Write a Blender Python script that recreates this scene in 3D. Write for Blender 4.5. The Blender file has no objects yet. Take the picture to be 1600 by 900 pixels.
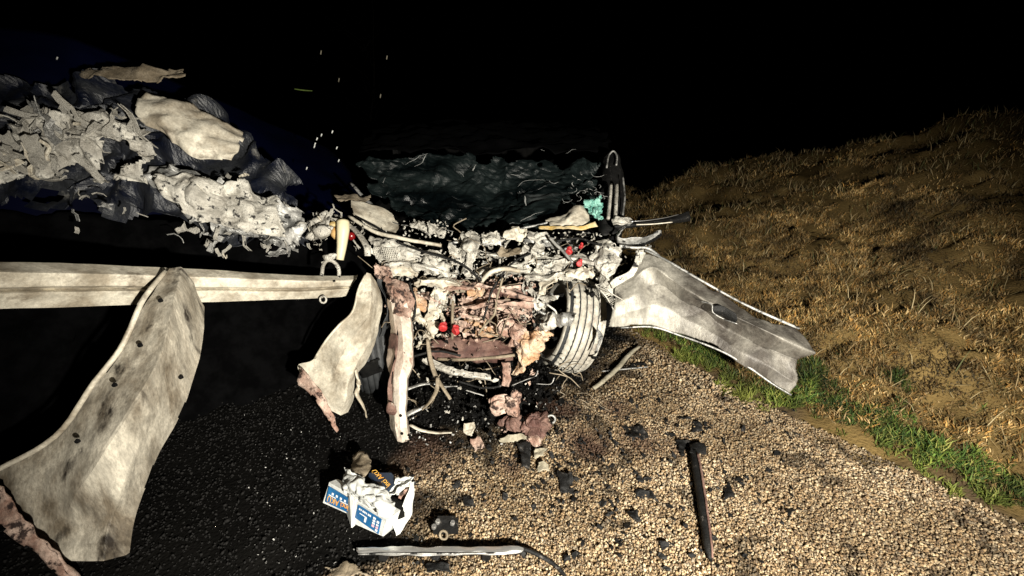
import bpy, math, random
import numpy as np
from mathutils import Vector, Matrix, Euler

random.seed(7)
rng = np.random.default_rng(7)
S = bpy.context.scene
COL = S.collection

# ------------------------------------------------------------------ camera, world, light, exposure
H, PITCH, F = 1.65, math.radians(25), 680.0
cam = bpy.data.cameras.new("camera")
cam.sensor_width = 36
cam.lens = 36 * F / 1600
cam.clip_start, cam.clip_end = 0.02, 400
camo = bpy.data.objects.new("camera", cam)
camo.location = (0, 0, H)
camo.rotation_euler = (math.pi / 2 - PITCH, 0, 0)
COL.objects.link(camo)
S.camera = camo

world = bpy.data.worlds.new("World")
S.world = world
world.use_nodes = True
nt = world.node_tree
sky = nt.nodes.new("ShaderNodeTexSky")
sky.sky_type = 'NISHITA'
sky.sun_disc = False
sky.sun_elevation = math.radians(-8)
sky.sun_rotation = math.radians(200)
nt.links.new(sky.outputs[0], nt.nodes["Background"].inputs[0])
nt.nodes["Background"].inputs[1].default_value = 0.05

# the work light that stands beside the photographer: the only lamp at this night scene
LIGHT_AT, LIGHT_TO = Vector((0.80, -0.75, 1.48)), Vector((0.45, 2.2, 0.50))
ld = bpy.data.lights.new("work_light", 'SPOT')
ld.energy = 1000
ld.color = (1.0, 0.945, 0.83)
ld.spot_size = math.radians(104)
ld.spot_blend = 0.6
ld.shadow_soft_size = 0.03
lo = bpy.data.objects.new("work_light", ld)
lo.location = LIGHT_AT
lo.rotation_euler = (LIGHT_TO - LIGHT_AT).to_track_quat('-Z', 'Y').to_euler()
COL.objects.link(lo)

S.view_settings.view_transform = 'Standard'
S.view_settings.look = 'None'
S.view_settings.exposure = 0.25
S.view_settings.gamma = 1.0

# ------------------------------------------------------------------ measuring helpers
CP, SP = math.cos(PITCH), math.sin(PITCH)

def ray(px, py):
    u, v = (px - 800) / F, (450 - py) / F
    return np.array((u, CP + v * SP, -SP + v * CP))

def W(px, py, Y):                       # the point that stands Y metres away along the ground
    d = ray(px, py)
    return d * (Y / d[1]) + np.array((0, 0, H))

def G(px, py, z=0.0):                   # the point at height z
    d = ray(px, py)
    return d * ((z - H) / d[2]) + np.array((0, 0, H))

def _hash(i, j, k, s):
    h = (i * 374761393 + j * 668265263 + k * 2147483647 + s * 974634777) & 0xffffffff
    h = ((h ^ (h >> 13)) * 1274126177) & 0xffffffff
    h = ((h ^ (h >> 16)) * 2246822519) & 0xffffffff
    return (h ^ (h >> 15)) / 4294967295.0

def vnoise(p, seed=0):                  # value noise 0..1 on an (n,3) array
    p = np.asarray(p, float)
    i = np.floor(p).astype(np.int64)
    f = p - i
    f = f * f * f * (f * (f * 6 - 15) + 10)
    r = 0
    for dx in (0, 1):
        for dy in (0, 1):
            for dz in (0, 1):
                w = (f[:, 0] if dx else 1 - f[:, 0]) * (f[:, 1] if dy else 1 - f[:, 1]) * (f[:, 2] if dz else 1 - f[:, 2])
                r = r + w * _hash(i[:, 0] + dx, i[:, 1] + dy, i[:, 2] + dz, seed)
    return r

def crumple(p, freq, seed, octaves=3):  # sharp folds, about -0.5..0.5
    r, a = 0, 1.0
    g = np.random.default_rng(seed + 4000)
    wp = p + np.stack([fbm(p, freq * .5, seed + 71 + k, 2) for k in range(3)], 1) * (.9 / freq)
    for k in range(octaves):
        f = 0
        for j in range(3):
            d = g.normal(size=3)
            d /= np.linalg.norm(d)
            t = wp @ d * freq * g.uniform(.35, .8) + g.uniform(0, 1)
            f = f + np.abs(t - np.floor(t) - .5) * 2 - .5
        r = r + a * (.46 * f + .32 * (np.abs(2 * vnoise(p * freq, seed + 17 * k) - 1) - 0.3))
        freq, a = freq * 2.1, a * 0.5
    return r

def fbm(p, freq, seed, octaves=3):
    r, a = 0, 1.0
    for k in range(octaves):
        r = r + a * (vnoise(p * freq, seed + 31 * k) - 0.5)
        freq, a = freq * 2.1, a * 0.5
    return r

# ------------------------------------------------------------------ materials
def mat(name, c1, c2, scale=6, rough=0.8, metal=0.0, c3=None, spot=0.62, spotscale=22, bump=0.3, bscale=60, lo_=0.4, hi_=0.6, contrast=0.08, rough2=None, spec=0.5, stretch=(1, 1, 1), grad=None, grain=0.0):
    m = bpy.data.materials.new(name)
    m.use_nodes = True
    t = m.node_tree
    b = t.nodes["Principled BSDF"]
    N, L = t.nodes.new, t.links.new
    tc = N("ShaderNodeTexCoord")
    mp = N("ShaderNodeMapping")
    mp.inputs['Scale'].default_value = stretch
    L(tc.outputs['Object'], mp.inputs[0])
    def noise(sc, det=6, ro=0.6):
        n = N("ShaderNodeTexNoise")
        n.inputs['Scale'].default_value = sc
        n.inputs['Detail'].default_value = det
        n.inputs['Roughness'].default_value = ro
        L(mp.outputs[0], n.inputs['Vector'])
        return n
    def ramp(src, a, b_):
        r = N("ShaderNodeMapRange")
        r.inputs['From Min'].default_value = a
        r.inputs['From Max'].default_value = b_
        L(src, r.inputs['Value'])
        return r.outputs[0]
    def mix(fac, A, B):
        x = N("ShaderNodeMix")
        x.data_type = 'RGBA'
        L(fac, x.inputs['Factor'])
        for s, v in ((6, A), (7, B)):
            if isinstance(v, tuple):
                x.inputs[s].default_value = (*v, 1)
            else:
                L(v, x.inputs[s])
        return x.outputs[2]
    n1 = noise(scale)
    src = n1.outputs[0]
    if grad is not None:                # paler towards one end: dust, plus light and shade put into the colour
        sx = N("ShaderNodeSeparateXYZ")
        L(tc.outputs['Object'], sx.inputs[0])
        ad = N("ShaderNodeMath")
        ad.operation = 'MULTIPLY_ADD'
        L(ramp(sx.outputs[grad[0]], grad[1], grad[2]), ad.inputs[0])
        ad.inputs[1].default_value = grad[3]
        L(src, ad.inputs[2])
        src = ad.outputs[0]
    f1 = ramp(src, lo_, hi_)
    c = mix(f1, c1, c2)
    if c3 is not None:
        n2 = noise(spotscale, 5, 0.65)
        c = mix(ramp(n2.outputs[0], spot, spot + contrast), c, c3)
    if grain:                           # fine grit, scale and scratches in the coating
        g1 = noise(scale * 14, 4, 0.75)
        g2 = noise(scale * 3.1, 5, 0.7)
        mu = N("ShaderNodeMath")
        mu.operation = 'MULTIPLY'
        L(ramp(g1.outputs[0], .25, .62), mu.inputs[0])
        L(ramp(g2.outputs[0], .28, .58), mu.inputs[1])
        k = N("ShaderNodeMapRange")
        k.inputs['To Min'].default_value = 1 - grain
        k.inputs['To Max'].default_value = 1.08
        L(mu.outputs[0], k.inputs['Value'])
        vm = N("ShaderNodeVectorMath")
        vm.operation = 'SCALE'
        L(c, vm.inputs[0])
        L(k.outputs[0], vm.inputs['Scale'])
        c = vm.outputs[0]
    L(c, b.inputs['Base Color'])
    b.inputs['Metallic'].default_value = metal
    b.inputs['Specular IOR Level'].default_value = spec
    if rough2 is None:
        b.inputs['Roughness'].default_value = rough
    else:
        r = N("ShaderNodeMapRange")
        r.inputs['To Min'].default_value = rough
        r.inputs['To Max'].default_value = rough2
        r.inputs['From Min'].default_value = lo_
        r.inputs['From Max'].default_value = hi_
        L(n1.outputs[0], r.inputs['Value'])
        L(r.outputs[0], b.inputs['Roughness'])
    if bump:
        nb = noise(bscale, 6, 0.7)
        bp = N("ShaderNodeBump")
        bp.inputs['Strength'].default_value = bump
        bp.inputs['Distance'].default_value = 0.01
        L(nb.outputs[0], bp.inputs['Height'])
        L(bp.outputs[0], b.inputs['Normal'])
    return m

def attr_mat(name, rough=0.9, bump=0.0, bscale=80, spec=0.3):
    m = bpy.data.materials.new(name)
    m.use_nodes = True
    t = m.node_tree
    b = t.nodes["Principled BSDF"]
    a = t.nodes.new("ShaderNodeAttribute")
    a.attribute_name = "Col"
    t.links.new(a.outputs['Color'], b.inputs['Base Color'])
    b.inputs['Roughness'].default_value = rough
    b.inputs['Specular IOR Level'].default_value = spec
    if bump:
        tc = t.nodes.new("ShaderNodeTexCoord")
        n = t.nodes.new("ShaderNodeTexNoise")
        n.inputs['Scale'].default_value = bscale
        n.inputs['Detail'].default_value = 8
        t.links.new(tc.outputs['Object'], n.inputs['Vector'])
        bp = t.nodes.new("ShaderNodeBump")
        bp.inputs['Strength'].default_value = bump
        bp.inputs['Distance'].default_value = 0.02
        t.links.new(n.outputs[0], bp.inputs['Height'])
        t.links.new(bp.outputs[0], b.inputs['Normal'])
    return m

M = {}
M['ash'] = mat('burnt_ash_metal', (0.40, 0.375, 0.325), (0.74, 0.71, 0.63), 13, 0.45, 0.2, c3=(0.02, 0.018, 0.017), spot=0.55, spotscale=26, bump=0.7, bscale=110, rough2=0.7, grain=.4)
M['grey'] = mat('bare_grey_metal', (0.22, 0.22, 0.21), (0.60, 0.59, 0.56), 9, 0.35, 0.45, c3=(0.015, 0.015, 0.015), spot=0.55, spotscale=20, bump=0.4, rough2=0.6, grain=.4)
M['cream'] = mat('scorched_pale_paint', (0.36, 0.31, 0.235), (0.66, 0.61, 0.50), 6, 0.45, c3=(0.13, 0.10, 0.07), spot=0.56, spotscale=13, bump=0.2, bscale=60, contrast=0.2, rough2=0.7, grain=.4, lo_=.38, hi_=.56)
M['rust'] = mat('pink_rust', (0.30, 0.175, 0.13), (0.64, 0.48, 0.39), 10, 0.8, c3=(0.03, 0.014, 0.010), spot=0.53, spotscale=22, bump=0.7, grain=.5)
M['orange'] = mat('orange_rust', (0.50, 0.27, 0.13), (0.66, 0.52, 0.38), 13, 0.85, c3=(0.16, 0.06, 0.03), spot=0.60, spotscale=24, bump=0.6, grain=0.55)
M['brown'] = mat('brown_rust_plate', (0.10, 0.045, 0.035), (0.22, 0.13, 0.10), 9, 0.75, c3=(0.45, 0.40, 0.33), spot=0.66, spotscale=24, bump=0.4, grain=0.60)
M['soot'] = mat('soot', (0.0015, 0.0015, 0.0016), (0.005, 0.0048, 0.0045), 10, 0.85, c3=(0.04, 0.038, 0.035), spot=0.68, spotscale=40, bump=0.6, spec=0.12)
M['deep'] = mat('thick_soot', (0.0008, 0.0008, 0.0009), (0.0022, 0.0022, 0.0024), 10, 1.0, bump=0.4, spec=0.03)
M['black'] = mat('black_plastic', (0.004, 0.004, 0.004), (0.010, 0.0098, 0.0095), 12, 0.6, c3=(0.09, 0.08, 0.07), spot=0.62, spotscale=40, bump=0.6, spec=0.25)
M['glass'] = mat('shattered_dark_glass', (0.0012, 0.0024, 0.0028), (0.007, 0.012, 0.012), 2.4, 0.28, c3=(0.10, 0.11, 0.11), spot=0.58, spotscale=6, bump=0.5, bscale=22, contrast=0.28, rough2=0.55, spec=0.35, stretch=(.55, 1.3, 2.2))
M['crease'] = mat('dull_crack_line', (0.05, 0.055, 0.055), (0.16, 0.165, 0.16), 12, 0.6, bump=0.2)
M['scratch'] = mat('torn_glass_edge', (0.30, 0.31, 0.30), (0.5, 0.5, 0.48), 20, 0.6, c3=(0.1, 0.1, 0.1), spot=0.6)
M['fender'] = mat('ash_and_shade_fender', (0.07, 0.06, 0.05), (0.46, 0.435, 0.375), 7, 0.5, 0.2, c3=(0.05, 0.043, 0.036), spot=0.57, spotscale=11, bump=0.4, bscale=45, contrast=0.15, stretch=(1, 1, .38), grad=(0, 1.02, 0.55, 0.42), lo_=0.46, hi_=0.95, grain=.5)  # ash dust, with the shaded right end put into the colour
M['chrome'] = mat('bright_trim_metal', (0.55, 0.54, 0.52), (0.8, 0.79, 0.76), 6, 0.28, 0.85, c3=(0.08, 0.08, 0.08), spot=0.68, spotscale=30, bump=0.15, stretch=(1, 1, 1))
M['tyre'] = mat('ash_dusted_rubber', (0.40, 0.37, 0.31), (0.62, 0.59, 0.51), 9, 0.85, c3=(0.16, 0.11, 0.09), spot=0.575, spotscale=6, bump=0.5, bscale=120, contrast=0.2, grain=.45)
M['rubber'] = mat('dark_rubber', (0.012, 0.013, 0.014), (0.03, 0.032, 0.034), 8, 0.6, bump=0.4)
M['teal'] = mat('teal_glass_crumbs', (0.08, 0.26, 0.21), (0.26, 0.50, 0.42), 40, 0.5, c3=(0.02, 0.06, 0.05), spot=0.55, spotscale=60, bump=0.8)
M['yellow'] = mat('yellowed_trim', (0.55, 0.36, 0.09), (0.66, 0.55, 0.34), 9, 0.7, bump=0.2, grain=0.40)
M['red'] = mat('red_plastic', (0.28, 0.012, 0.014), (0.46, 0.03, 0.03), 20, 0.5, c3=(0.12, 0.01, 0.01), spot=0.6, spotscale=40, bump=0.5)
M['redl'] = mat('red_lamp_lens', (0.10, 0.003, 0.004), (0.2, 0.008, 0.008), 9, 0.25, bump=0.1)
M['amber'] = mat('amber_lamp_lens', (0.50, 0.26, 0.08), (0.62, 0.42, 0.18), 12, 0.4, bump=0.2)
M['white'] = mat('battery_case_plastic', (0.50, 0.51, 0.49), (0.68, 0.69, 0.66), 14, 0.5, c3=(0.20, 0.18, 0.15), spot=0.66, spotscale=30, bump=0.2, grain=0.30)
M['blue'] = mat('blue_label_print', (0.010, 0.085, 0.22), (0.02, 0.12, 0.28), 6, 0.4, bump=0.05)
M['navy'] = mat('navy_label_print', (0.012, 0.022, 0.045), (0.02, 0.035, 0.06), 6, 0.4, bump=0.05)
M['letter_o'] = mat('orange_lettering', (0.75, 0.33, 0.04), (0.80, 0.48, 0.10), 9, 0.5, bump=0)
M['letter_w'] = mat('white_lettering', (0.7, 0.74, 0.75), (0.8, 0.82, 0.82), 9, 0.5, bump=0)
M['letter_p'] = mat('pink_lettering', (0.75, 0.42, 0.48), (0.8, 0.5, 0.55), 9, 0.5, bump=0)
M['tan'] = mat('tan_scorched_trim', (0.16, 0.125, 0.08), (0.34, 0.28, 0.20), 9, 0.8, bump=0.4, grain=0.50)
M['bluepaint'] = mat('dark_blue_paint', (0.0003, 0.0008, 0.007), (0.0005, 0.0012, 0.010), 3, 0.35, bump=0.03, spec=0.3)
M['stick'] = mat('dusty_bar', (0.28, 0.25, 0.18), (0.42, 0.38, 0.29), 9, 0.8, c3=(0.1, 0.08, 0.05), spot=0.6, bump=0.4, grain=0.40)
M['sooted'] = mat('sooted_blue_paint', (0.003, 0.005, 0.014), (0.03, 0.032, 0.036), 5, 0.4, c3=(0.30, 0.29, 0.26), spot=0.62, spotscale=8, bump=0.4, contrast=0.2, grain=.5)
M['skin'] = mat('burnt_streaked_skin', (0.20, 0.165, 0.12), (0.60, 0.55, 0.45), 4.5, 0.4, 0.1, c3=(0.035, 0.027, 0.02), spot=0.56, spotscale=6, bump=0.3, bscale=50, contrast=0.12, rough2=0.7, stretch=(1.6, 1.6, .5), grain=.55, lo_=.36, hi_=.58)
M['bark'] = mat('twig_bark', (0.0008, 0.0007, 0.0006), (0.002, 0.0018, 0.0015), 20, 1.0, bump=0.3, spec=0.0)
M['leafblade'] = mat('green_leaf', (0.10, 0.16, 0.03), (0.16, 0.22, 0.05), 20, 0.6, bump=0)
M['gravel'] = attr_mat('gravel_stone', 0.85)
M['ground'] = attr_mat('sandy_soil', 0.95, 0.6, 70, 0.04)
M['grass'] = attr_mat('grass_blade', 0.75)

# ------------------------------------------------------------------ object helpers
def link(name, me, parent=None, m=None):
    o = bpy.data.objects.new(name, me)
    COL.objects.link(o)
    if parent is not None:
        o.parent = parent
        o.matrix_parent_inverse = Matrix.Identity(4)
        o.location = Vector(o.location) - world_loc(parent)
    if m is not None:
        me.materials.append(M[m] if isinstance(m, str) else m)
    return o

def world_loc(o):
    v = Vector((0, 0, 0))
    while o is not None:
        v += o.location
        o = o.parent
    return v

def mesh(name, V, Fc, smooth=True):
    me = bpy.data.meshes.new(name)
    me.from_pydata([tuple(v) for v in V], [], [tuple(f) for f in Fc])
    if smooth:
        me.polygons.foreach_set('use_smooth', [True] * len(me.polygons))
    me.update()
    return me

def thing(name, label, cat, loc, group=None):
    o = bpy.data.objects.new(name, None)
    o.location = loc
    o.empty_display_size = 0.1
    COL.objects.link(o)
    o['label'], o['category'] = label, cat
    if group:
        o['group'] = group
    return o

def tag(o, label, cat, group=None):
    o['label'], o['category'] = label, cat
    if group:
        o['group'] = group
    return o

def base_on(o, me_verts=None):          # put the origin of a one-mesh thing at its base
    me = o.data
    n = len(me.vertices)
    a = np.empty(n * 3)
    me.vertices.foreach_get('co', a)
    a = a.reshape(-1, 3)
    c = (a.min(0) + a.max(0)) / 2
    c[2] = a[:, 2].min()
    me.vertices.foreach_set('co', (a - c).ravel())
    me.update()
    o.location = Vector(c)
    return o

def solid(o, th):
    s = o.modifiers.new('solid', 'SOLIDIFY')
    s.thickness = th
    s.offset = 0
    return o

def catmull(P, n):                      # (k,...,3) control rows -> n rows
    P = np.asarray(P, float)
    k = len(P)
    t = np.linspace(0, k - 1, n)
    i = np.clip(np.floor(t).astype(int), 0, k - 2)
    f = (t - i).reshape((-1,) + (1,) * (P.ndim - 1))
    ext = np.concatenate([2 * P[:1] - P[1:2], P, 2 * P[-1:] - P[-2:-1]])
    p0, p1, p2, p3 = ext[i], ext[i + 1], ext[i + 2], ext[i + 3]
    return 0.5 * (2 * p1 + (p2 - p0) * f + (2 * p0 - 5 * p1 + 4 * p2 - p3) * f ** 2 + (3 * p1 - p0 - 3 * p2 + p3) * f ** 3)

def lin(P, n):
    P = np.asarray(P, float)
    k = len(P)
    t = np.linspace(0, k - 1, n)
    i = np.clip(np.floor(t).astype(int), 0, k - 2)
    f = (t - i).reshape((-1,) + (1,) * (P.ndim - 1))
    return P[i] * (1 - f) + P[i + 1] * f

def pts(rows):
    return [[W(*p) if len(p) == 3 else G(p[0], p[1], p[3]) for p in r] for r in rows]

def sheet(name, rows, m, parent=None, n=(26, 26), amp=0.01, freq=9, seed=1, th=0.003, ragged=0.0, holes=0.0, straight=False, smooth=True, oct_=3, world_rows=False):
    P = np.array(rows if world_rows else pts(rows))
    f = lin if straight else catmull
    A = (catmull if straight == 'v' else f)(P, n[0])
    A = np.swapaxes((catmull if straight == 'u' else f)(np.swapaxes(A, 0, 1), n[1]), 0, 1)
    du = np.gradient(A, axis=0)
    dv = np.gradient(A, axis=1)
    nn = np.cross(du, dv)
    nn /= np.linalg.norm(nn, axis=2, keepdims=True) + 1e-9
    flat = A.reshape(-1, 3)
    off = crumple(flat, freq, seed, oct_) * amp
    jit = np.stack([fbm(flat, freq * 1.7, seed + 5 + k, 2) for k in range(3)], 1) * amp * 0.9
    V = flat + nn.reshape(-1, 3) * off[:, None] + jit
    gi = np.arange(n[0] * n[1]).reshape(n)
    q = np.stack([gi[:-1, :-1], gi[1:, :-1], gi[1:, 1:], gi[:-1, 1:]], -1).reshape(-1, 4)
    if ragged or holes:
        uu, vv = np.meshgrid((np.arange(n[0] - 1) + .5) / (n[0] - 1), (np.arange(n[1] - 1) + .5) / (n[1] - 1), indexing='ij')
        e = np.minimum(np.minimum(uu, 1 - uu), np.minimum(vv, 1 - vv)).ravel()
        c = V[q].mean(1)
        nz = vnoise(c * freq * 2.2, seed + 99)
        keep = e > ragged * nz * nz
        if holes:
            keep &= vnoise(c * freq * 1.6, seed + 55) < 1 - holes
        q = q[keep]
    o = link(name, mesh(name, V, q, smooth), parent, m)
    if th:
        solid(o, th)
    return o

class MB:                               # collects shapes, links them as ONE mesh object
    def __init__(self):
        self.V, self.F = [], []
    def add(self, V, Fc):
        b = len(self.V)
        self.V += [tuple(v) for v in V]
        self.F += [tuple(i + b for i in f) for f in Fc]
    def box(self, c, s, rot=None):
        V = np.array([(x, y, z) for x in (-.5, .5) for y in (-.5, .5) for z in (-.5, .5)]) * np.array(s)
        if rot is not None:
            V = V @ np.array(Euler(rot).to_matrix()).T
        self.add(V + np.array(c), [(0, 1, 3, 2), (4, 6, 7, 5), (0, 4, 5, 1), (2, 3, 7, 6), (0, 2, 6, 4), (1, 5, 7, 3)])
    def slab(self, quad, th):           # quad facing the viewer, thickness goes backwards
        q = np.array(quad)
        nn = np.cross(q[1] - q[0], q[3] - q[0])
        nn /= np.linalg.norm(nn)
        if np.dot(nn, np.array((0, 0, H)) - q[0]) < 0:
            nn = -nn
        c = q.mean(0)
        qi = q + (c - q) * 0.06 
        V = list(qi) + list(q - nn * min(th * .3, .004)) + list(q - nn * th)
        Fc = [(0, 1, 2, 3), (11, 10, 9, 8)]
        for i in range(4):
            j = (i + 1) % 4
            Fc += [(i, i + 4, j + 4, j), (i + 4, i + 8, j + 8, j + 4)]
        self.add(V, Fc)
    def tube(self, path, r, sides=8, n=None, wob=0.0, seed=0, flat=1.0):
        P = np.array(path, float)
        if n is None:
            n = max(2, len(P) * 5 if len(P) > 2 else 2)
        if len(P) > 2:
            P = catmull(P, n)
        elif n > 2:
            P = lin(P, n)
        n = len(P)
        if wob:
            P = P + .35 * np.stack([fbm(P, 14, seed + k, 3) for k in range(3)], 1) * wob
        R = np.interp(np.linspace(0, 1, n), np.linspace(0, 1, np.size(r)), np.atleast_1d(r)) if np.size(r) > 1 else np.full(n, float(r))
        T = np.gradient(P, axis=0)
        T /= np.linalg.norm(T, axis=1, keepdims=True) + 1e-9
        up = np.array((0.13, 0.2, 0.97))
        X = np.cross(T, up)
        X /= np.linalg.norm(X, axis=1, keepdims=True) + 1e-9
        Z = np.cross(X, T)
        a = np.linspace(0, 2 * math.pi, sides, endpoint=False)
        V = P[:, None] + R[:, None, None] * (np.cos(a)[None, :, None] * X[:, None] + flat * np.sin(a)[None, :, None] * Z[:, None])
        Fc = []
        for i in range(n - 1):
            for j in range(sides):
                k = (j + 1) % sides
                Fc.append((i * sides + j, i * sides + k, (i + 1) * sides + k, (i + 1) * sides + j))
        Fc += [tuple(range(sides))[::-1], tuple((n - 1) * sides + j for j in range(sides))]
        self.add(V.reshape(-1, 3), Fc)
    def lathe(self, prof, c, rot=(0, 0, 0), seg=24, closed=False):    # prof: (radius, along x); axis = local x
        R = np.array(Euler(rot).to_matrix())
        k = len(prof)
        V = []
        for s in range(seg):
            a = 2 * math.pi * s / seg
            for r, x in prof:
                V.append(R @ np.array((x, r * math.cos(a), r * math.sin(a))) + np.array(c))
        Fc = []
        for s in range(seg):
            t = (s + 1) % seg
            for i in range(k if closed else k - 1):
                j = (i + 1) % k
                Fc.append((s * k + i, s * k + j, t * k + j, t * k + i))
        self.add(V, Fc)
    def torus(self, c, R, r, rot=(0, 0, 0), seg=20, sides=8):
        self.lathe([(R + r * math.cos(a), r * math.sin(a)) for a in np.linspace(0, 2 * math.pi, sides, endpoint=False)], c, rot, seg, True)
    def lump(self, c, s, seed, freq=14, amp=0.3, res=10):
        V, Fc = [], []
        for i in range(res + 1):
            th = math.pi * i / res
            for j in range(res * 2):
                ph = math.pi * j / res
                V.append((math.sin(th) * math.cos(ph), math.sin(th) * math.sin(ph), math.cos(th)))
        V = np.array(V) * np.array(s)
        d = 1 + amp * crumple(V + np.array(c), freq, seed) * 2
        V = V * d[:, None] + np.array(c)
        w = res * 2
        for i in range(res):
            for j in range(w):
                k = (j + 1) % w
                Fc.append((i * w + j, (i + 1) * w + j, (i + 1) * w + k, i * w + k))
        self.add(V, Fc)
    def build(self, name, m, parent=None, smooth=False):
        return link(name, mesh(name, self.V, self.F, smooth), parent, m)

def tube_obj(name, path, r, m, parent=None, **k):
    b = MB()
    b.tube(path, r, **k)
    return b.build(name, m, parent, True)

# ------------------------------------------------------------------ the setting: ground, bank, gravel, grass
EDGE = np.array([(-1.6, 6.6), (0.1, 3.95), (0.87, 2.76), (1.29, 2.09), (2.09, 1.19), (3.2, 0.1)])   # where the gravel ends and the verge starts

def edge_dist(X, Y):                    # metres beyond the verge line (negative on the gravel)
    best = np.full(X.shape, 1e9)
    sign = np.ones(X.shape)
    for a, b in zip(EDGE[:-1], EDGE[1:]):
        d = b - a
        L = np.dot(d, d)
        t = np.clip(((X - a[0]) * d[0] + (Y - a[1]) * d[1]) / L, 0, 1)
        dx, dy = X - a[0] - t * d[0], Y - a[1] - t * d[1]
        dist = np.hypot(dx, dy)
        s = np.sign(-(d[0] * (Y - a[1]) - d[1] * (X - a[0])) * -1)
        up = dist < best - 1e-9
        best = np.where(up, dist, best)
        sign = np.where(up, s, sign)
    return best * sign

def height(X, Y):
    e = edge_dist(X, Y)
    p = np.stack([X, Y, 0 * X], -1).reshape(-1, 3)
    rough = fbm(p, 1.3, 3, 3).reshape(X.shape)
    bank = np.clip(e, 0, 30)
    fade_crest = np.interp(X / np.maximum(Y, .3), [-.2, .30, .42, .8, 1.2], [1.9, 2.2, 4.0, 5.0, 5.5])  # added crest: the lamp light's fade to black put into the bank's shape
    slope = np.interp(X / np.maximum(Y, .3), [.2, .40, .6, 1.0], [.07, .09, .15, .25])
    z = (slope * np.minimum(bank, fade_crest) - 0.22 * np.maximum(bank - fade_crest, 0)) * np.clip(bank / 0.8, 0, 1) + rough * np.clip(bank, 0, 1) * 0.16
    lumps = np.clip(bank * 2, 0, 1) * (np.abs(fbm(p, 5, 8, 2)) * 0.10 + np.abs(fbm(p, 13, 9, 2)) * 0.05).reshape(X.shape)
    return z + lumps + 0.012 * fbm(p, 6, 5, 2).reshape(X.shape) * (e < 0)

PALE_AREA = np.array([G(x, y)[:2] for x, y in ((655, 722), (690, 700), (800, 692), (850, 650), (905, 612), (925, 590), (990, 520), (1138, 545), (1750, 700), (1750, 1150), (560, 1150), (560, 900), (600, 872), (655, 850), (662, 790), (640, 745))])

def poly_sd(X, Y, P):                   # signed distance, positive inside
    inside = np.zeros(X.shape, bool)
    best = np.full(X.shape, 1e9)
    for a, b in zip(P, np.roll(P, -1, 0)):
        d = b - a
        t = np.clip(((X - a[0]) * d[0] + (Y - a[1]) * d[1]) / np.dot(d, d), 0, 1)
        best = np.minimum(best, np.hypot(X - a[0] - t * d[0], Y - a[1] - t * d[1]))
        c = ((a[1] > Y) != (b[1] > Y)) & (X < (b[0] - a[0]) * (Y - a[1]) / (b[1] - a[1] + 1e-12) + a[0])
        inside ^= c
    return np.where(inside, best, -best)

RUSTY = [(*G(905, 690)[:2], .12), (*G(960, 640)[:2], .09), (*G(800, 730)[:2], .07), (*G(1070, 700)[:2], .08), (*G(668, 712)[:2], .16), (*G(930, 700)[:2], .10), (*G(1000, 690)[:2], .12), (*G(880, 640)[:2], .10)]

def pale_ground(X, Y):                        # 0 dark, 1 clean
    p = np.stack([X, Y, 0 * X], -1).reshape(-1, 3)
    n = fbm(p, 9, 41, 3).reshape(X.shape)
    sd = poly_sd(X, Y, PALE_AREA) + n * 0.20
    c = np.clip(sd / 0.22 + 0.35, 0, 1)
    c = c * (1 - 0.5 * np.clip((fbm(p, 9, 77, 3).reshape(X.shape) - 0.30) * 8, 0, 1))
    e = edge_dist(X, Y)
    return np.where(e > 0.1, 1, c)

def grid_mesh(xs, ys):
    X, Y = np.meshgrid(xs, ys, indexing='ij')
    Z = height(X, Y)
    V = np.stack([X, Y, Z], -1).reshape(-1, 3)
    g = np.arange(len(V)).reshape(X.shape)
    q = np.stack([g[:-1, :-1], g[1:, :-1], g[1:, 1:], g[:-1, 1:]], -1).reshape(-1, 4)
    return X, Y, V, q

def set_col(me, C):
    a = me.color_attributes.new('Col', 'FLOAT_COLOR', 'POINT')
    a.data.foreach_set('color', np.concatenate([C, np.ones((len(C), 1))], 1).astype(np.float32).ravel())

xs = np.concatenate([np.linspace(-150, -5, 14)[:-1], np.linspace(-5, -2, 16)[:-1], np.linspace(-2, 3, 170)[:-1], np.linspace(3, 9, 70)[:-1], np.linspace(9, 150, 22)])
ys = np.concatenate([np.linspace(-20, 0.2, 12)[:-1], np.linspace(0.2, 4, 150)[:-1], np.linspace(4, 10, 70)[:-1], np.linspace(10, 200, 24)])
X, Y, V, q = grid_mesh(xs, ys)
x, y = X.ravel(), Y.ravel()
e = edge_dist(x, y)
c = pale_ground(x, y)[:, None]
p2 = np.stack([x, y, 0 * x], -1)
nz = (fbm(p2, 3, 12, 3) + .5)[:, None]
sand = np.array((.11, .078, .045)) * (0.6 + 0.8 * nz)
dark_tone = np.array((.0035, .0033, .003)) * (0.6 + nz)
C = dark_tone * (1 - c) + sand * c
for rx, ry, rr in RUSTY:
    w = np.clip(1.2 - np.hypot(x - rx, y - ry) / rr + (nz[:, 0] - .5), 0, 1)[:, None] * .8
    C = C * (1 - w) + np.array((.055, .030, .021)) * w
soil = np.array((.115, .078, .030)) * (0.4 + 1.2 * nz)
w = np.clip((e[:, None] + 0.02 + (nz - .5) * .25) / 0.12, 0, 1)
C = C * (1 - w) + soil * w
me = mesh('ground', V, q)
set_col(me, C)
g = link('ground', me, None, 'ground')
g['kind'] = 'structure'

# gravel: one low stone per point, all in one mesh
OCT = np.array([(1, 0, 0), (-1, 0, 0), (0, 1, 0), (0, -1, 0), (0, 0, 1), (0, 0, -1)], float)
OCF = np.array([(0, 2, 4), (2, 1, 4), (1, 3, 4), (3, 0, 4), (2, 0, 5), (1, 2, 5), (3, 1, 5), (0, 3, 5)])

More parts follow.
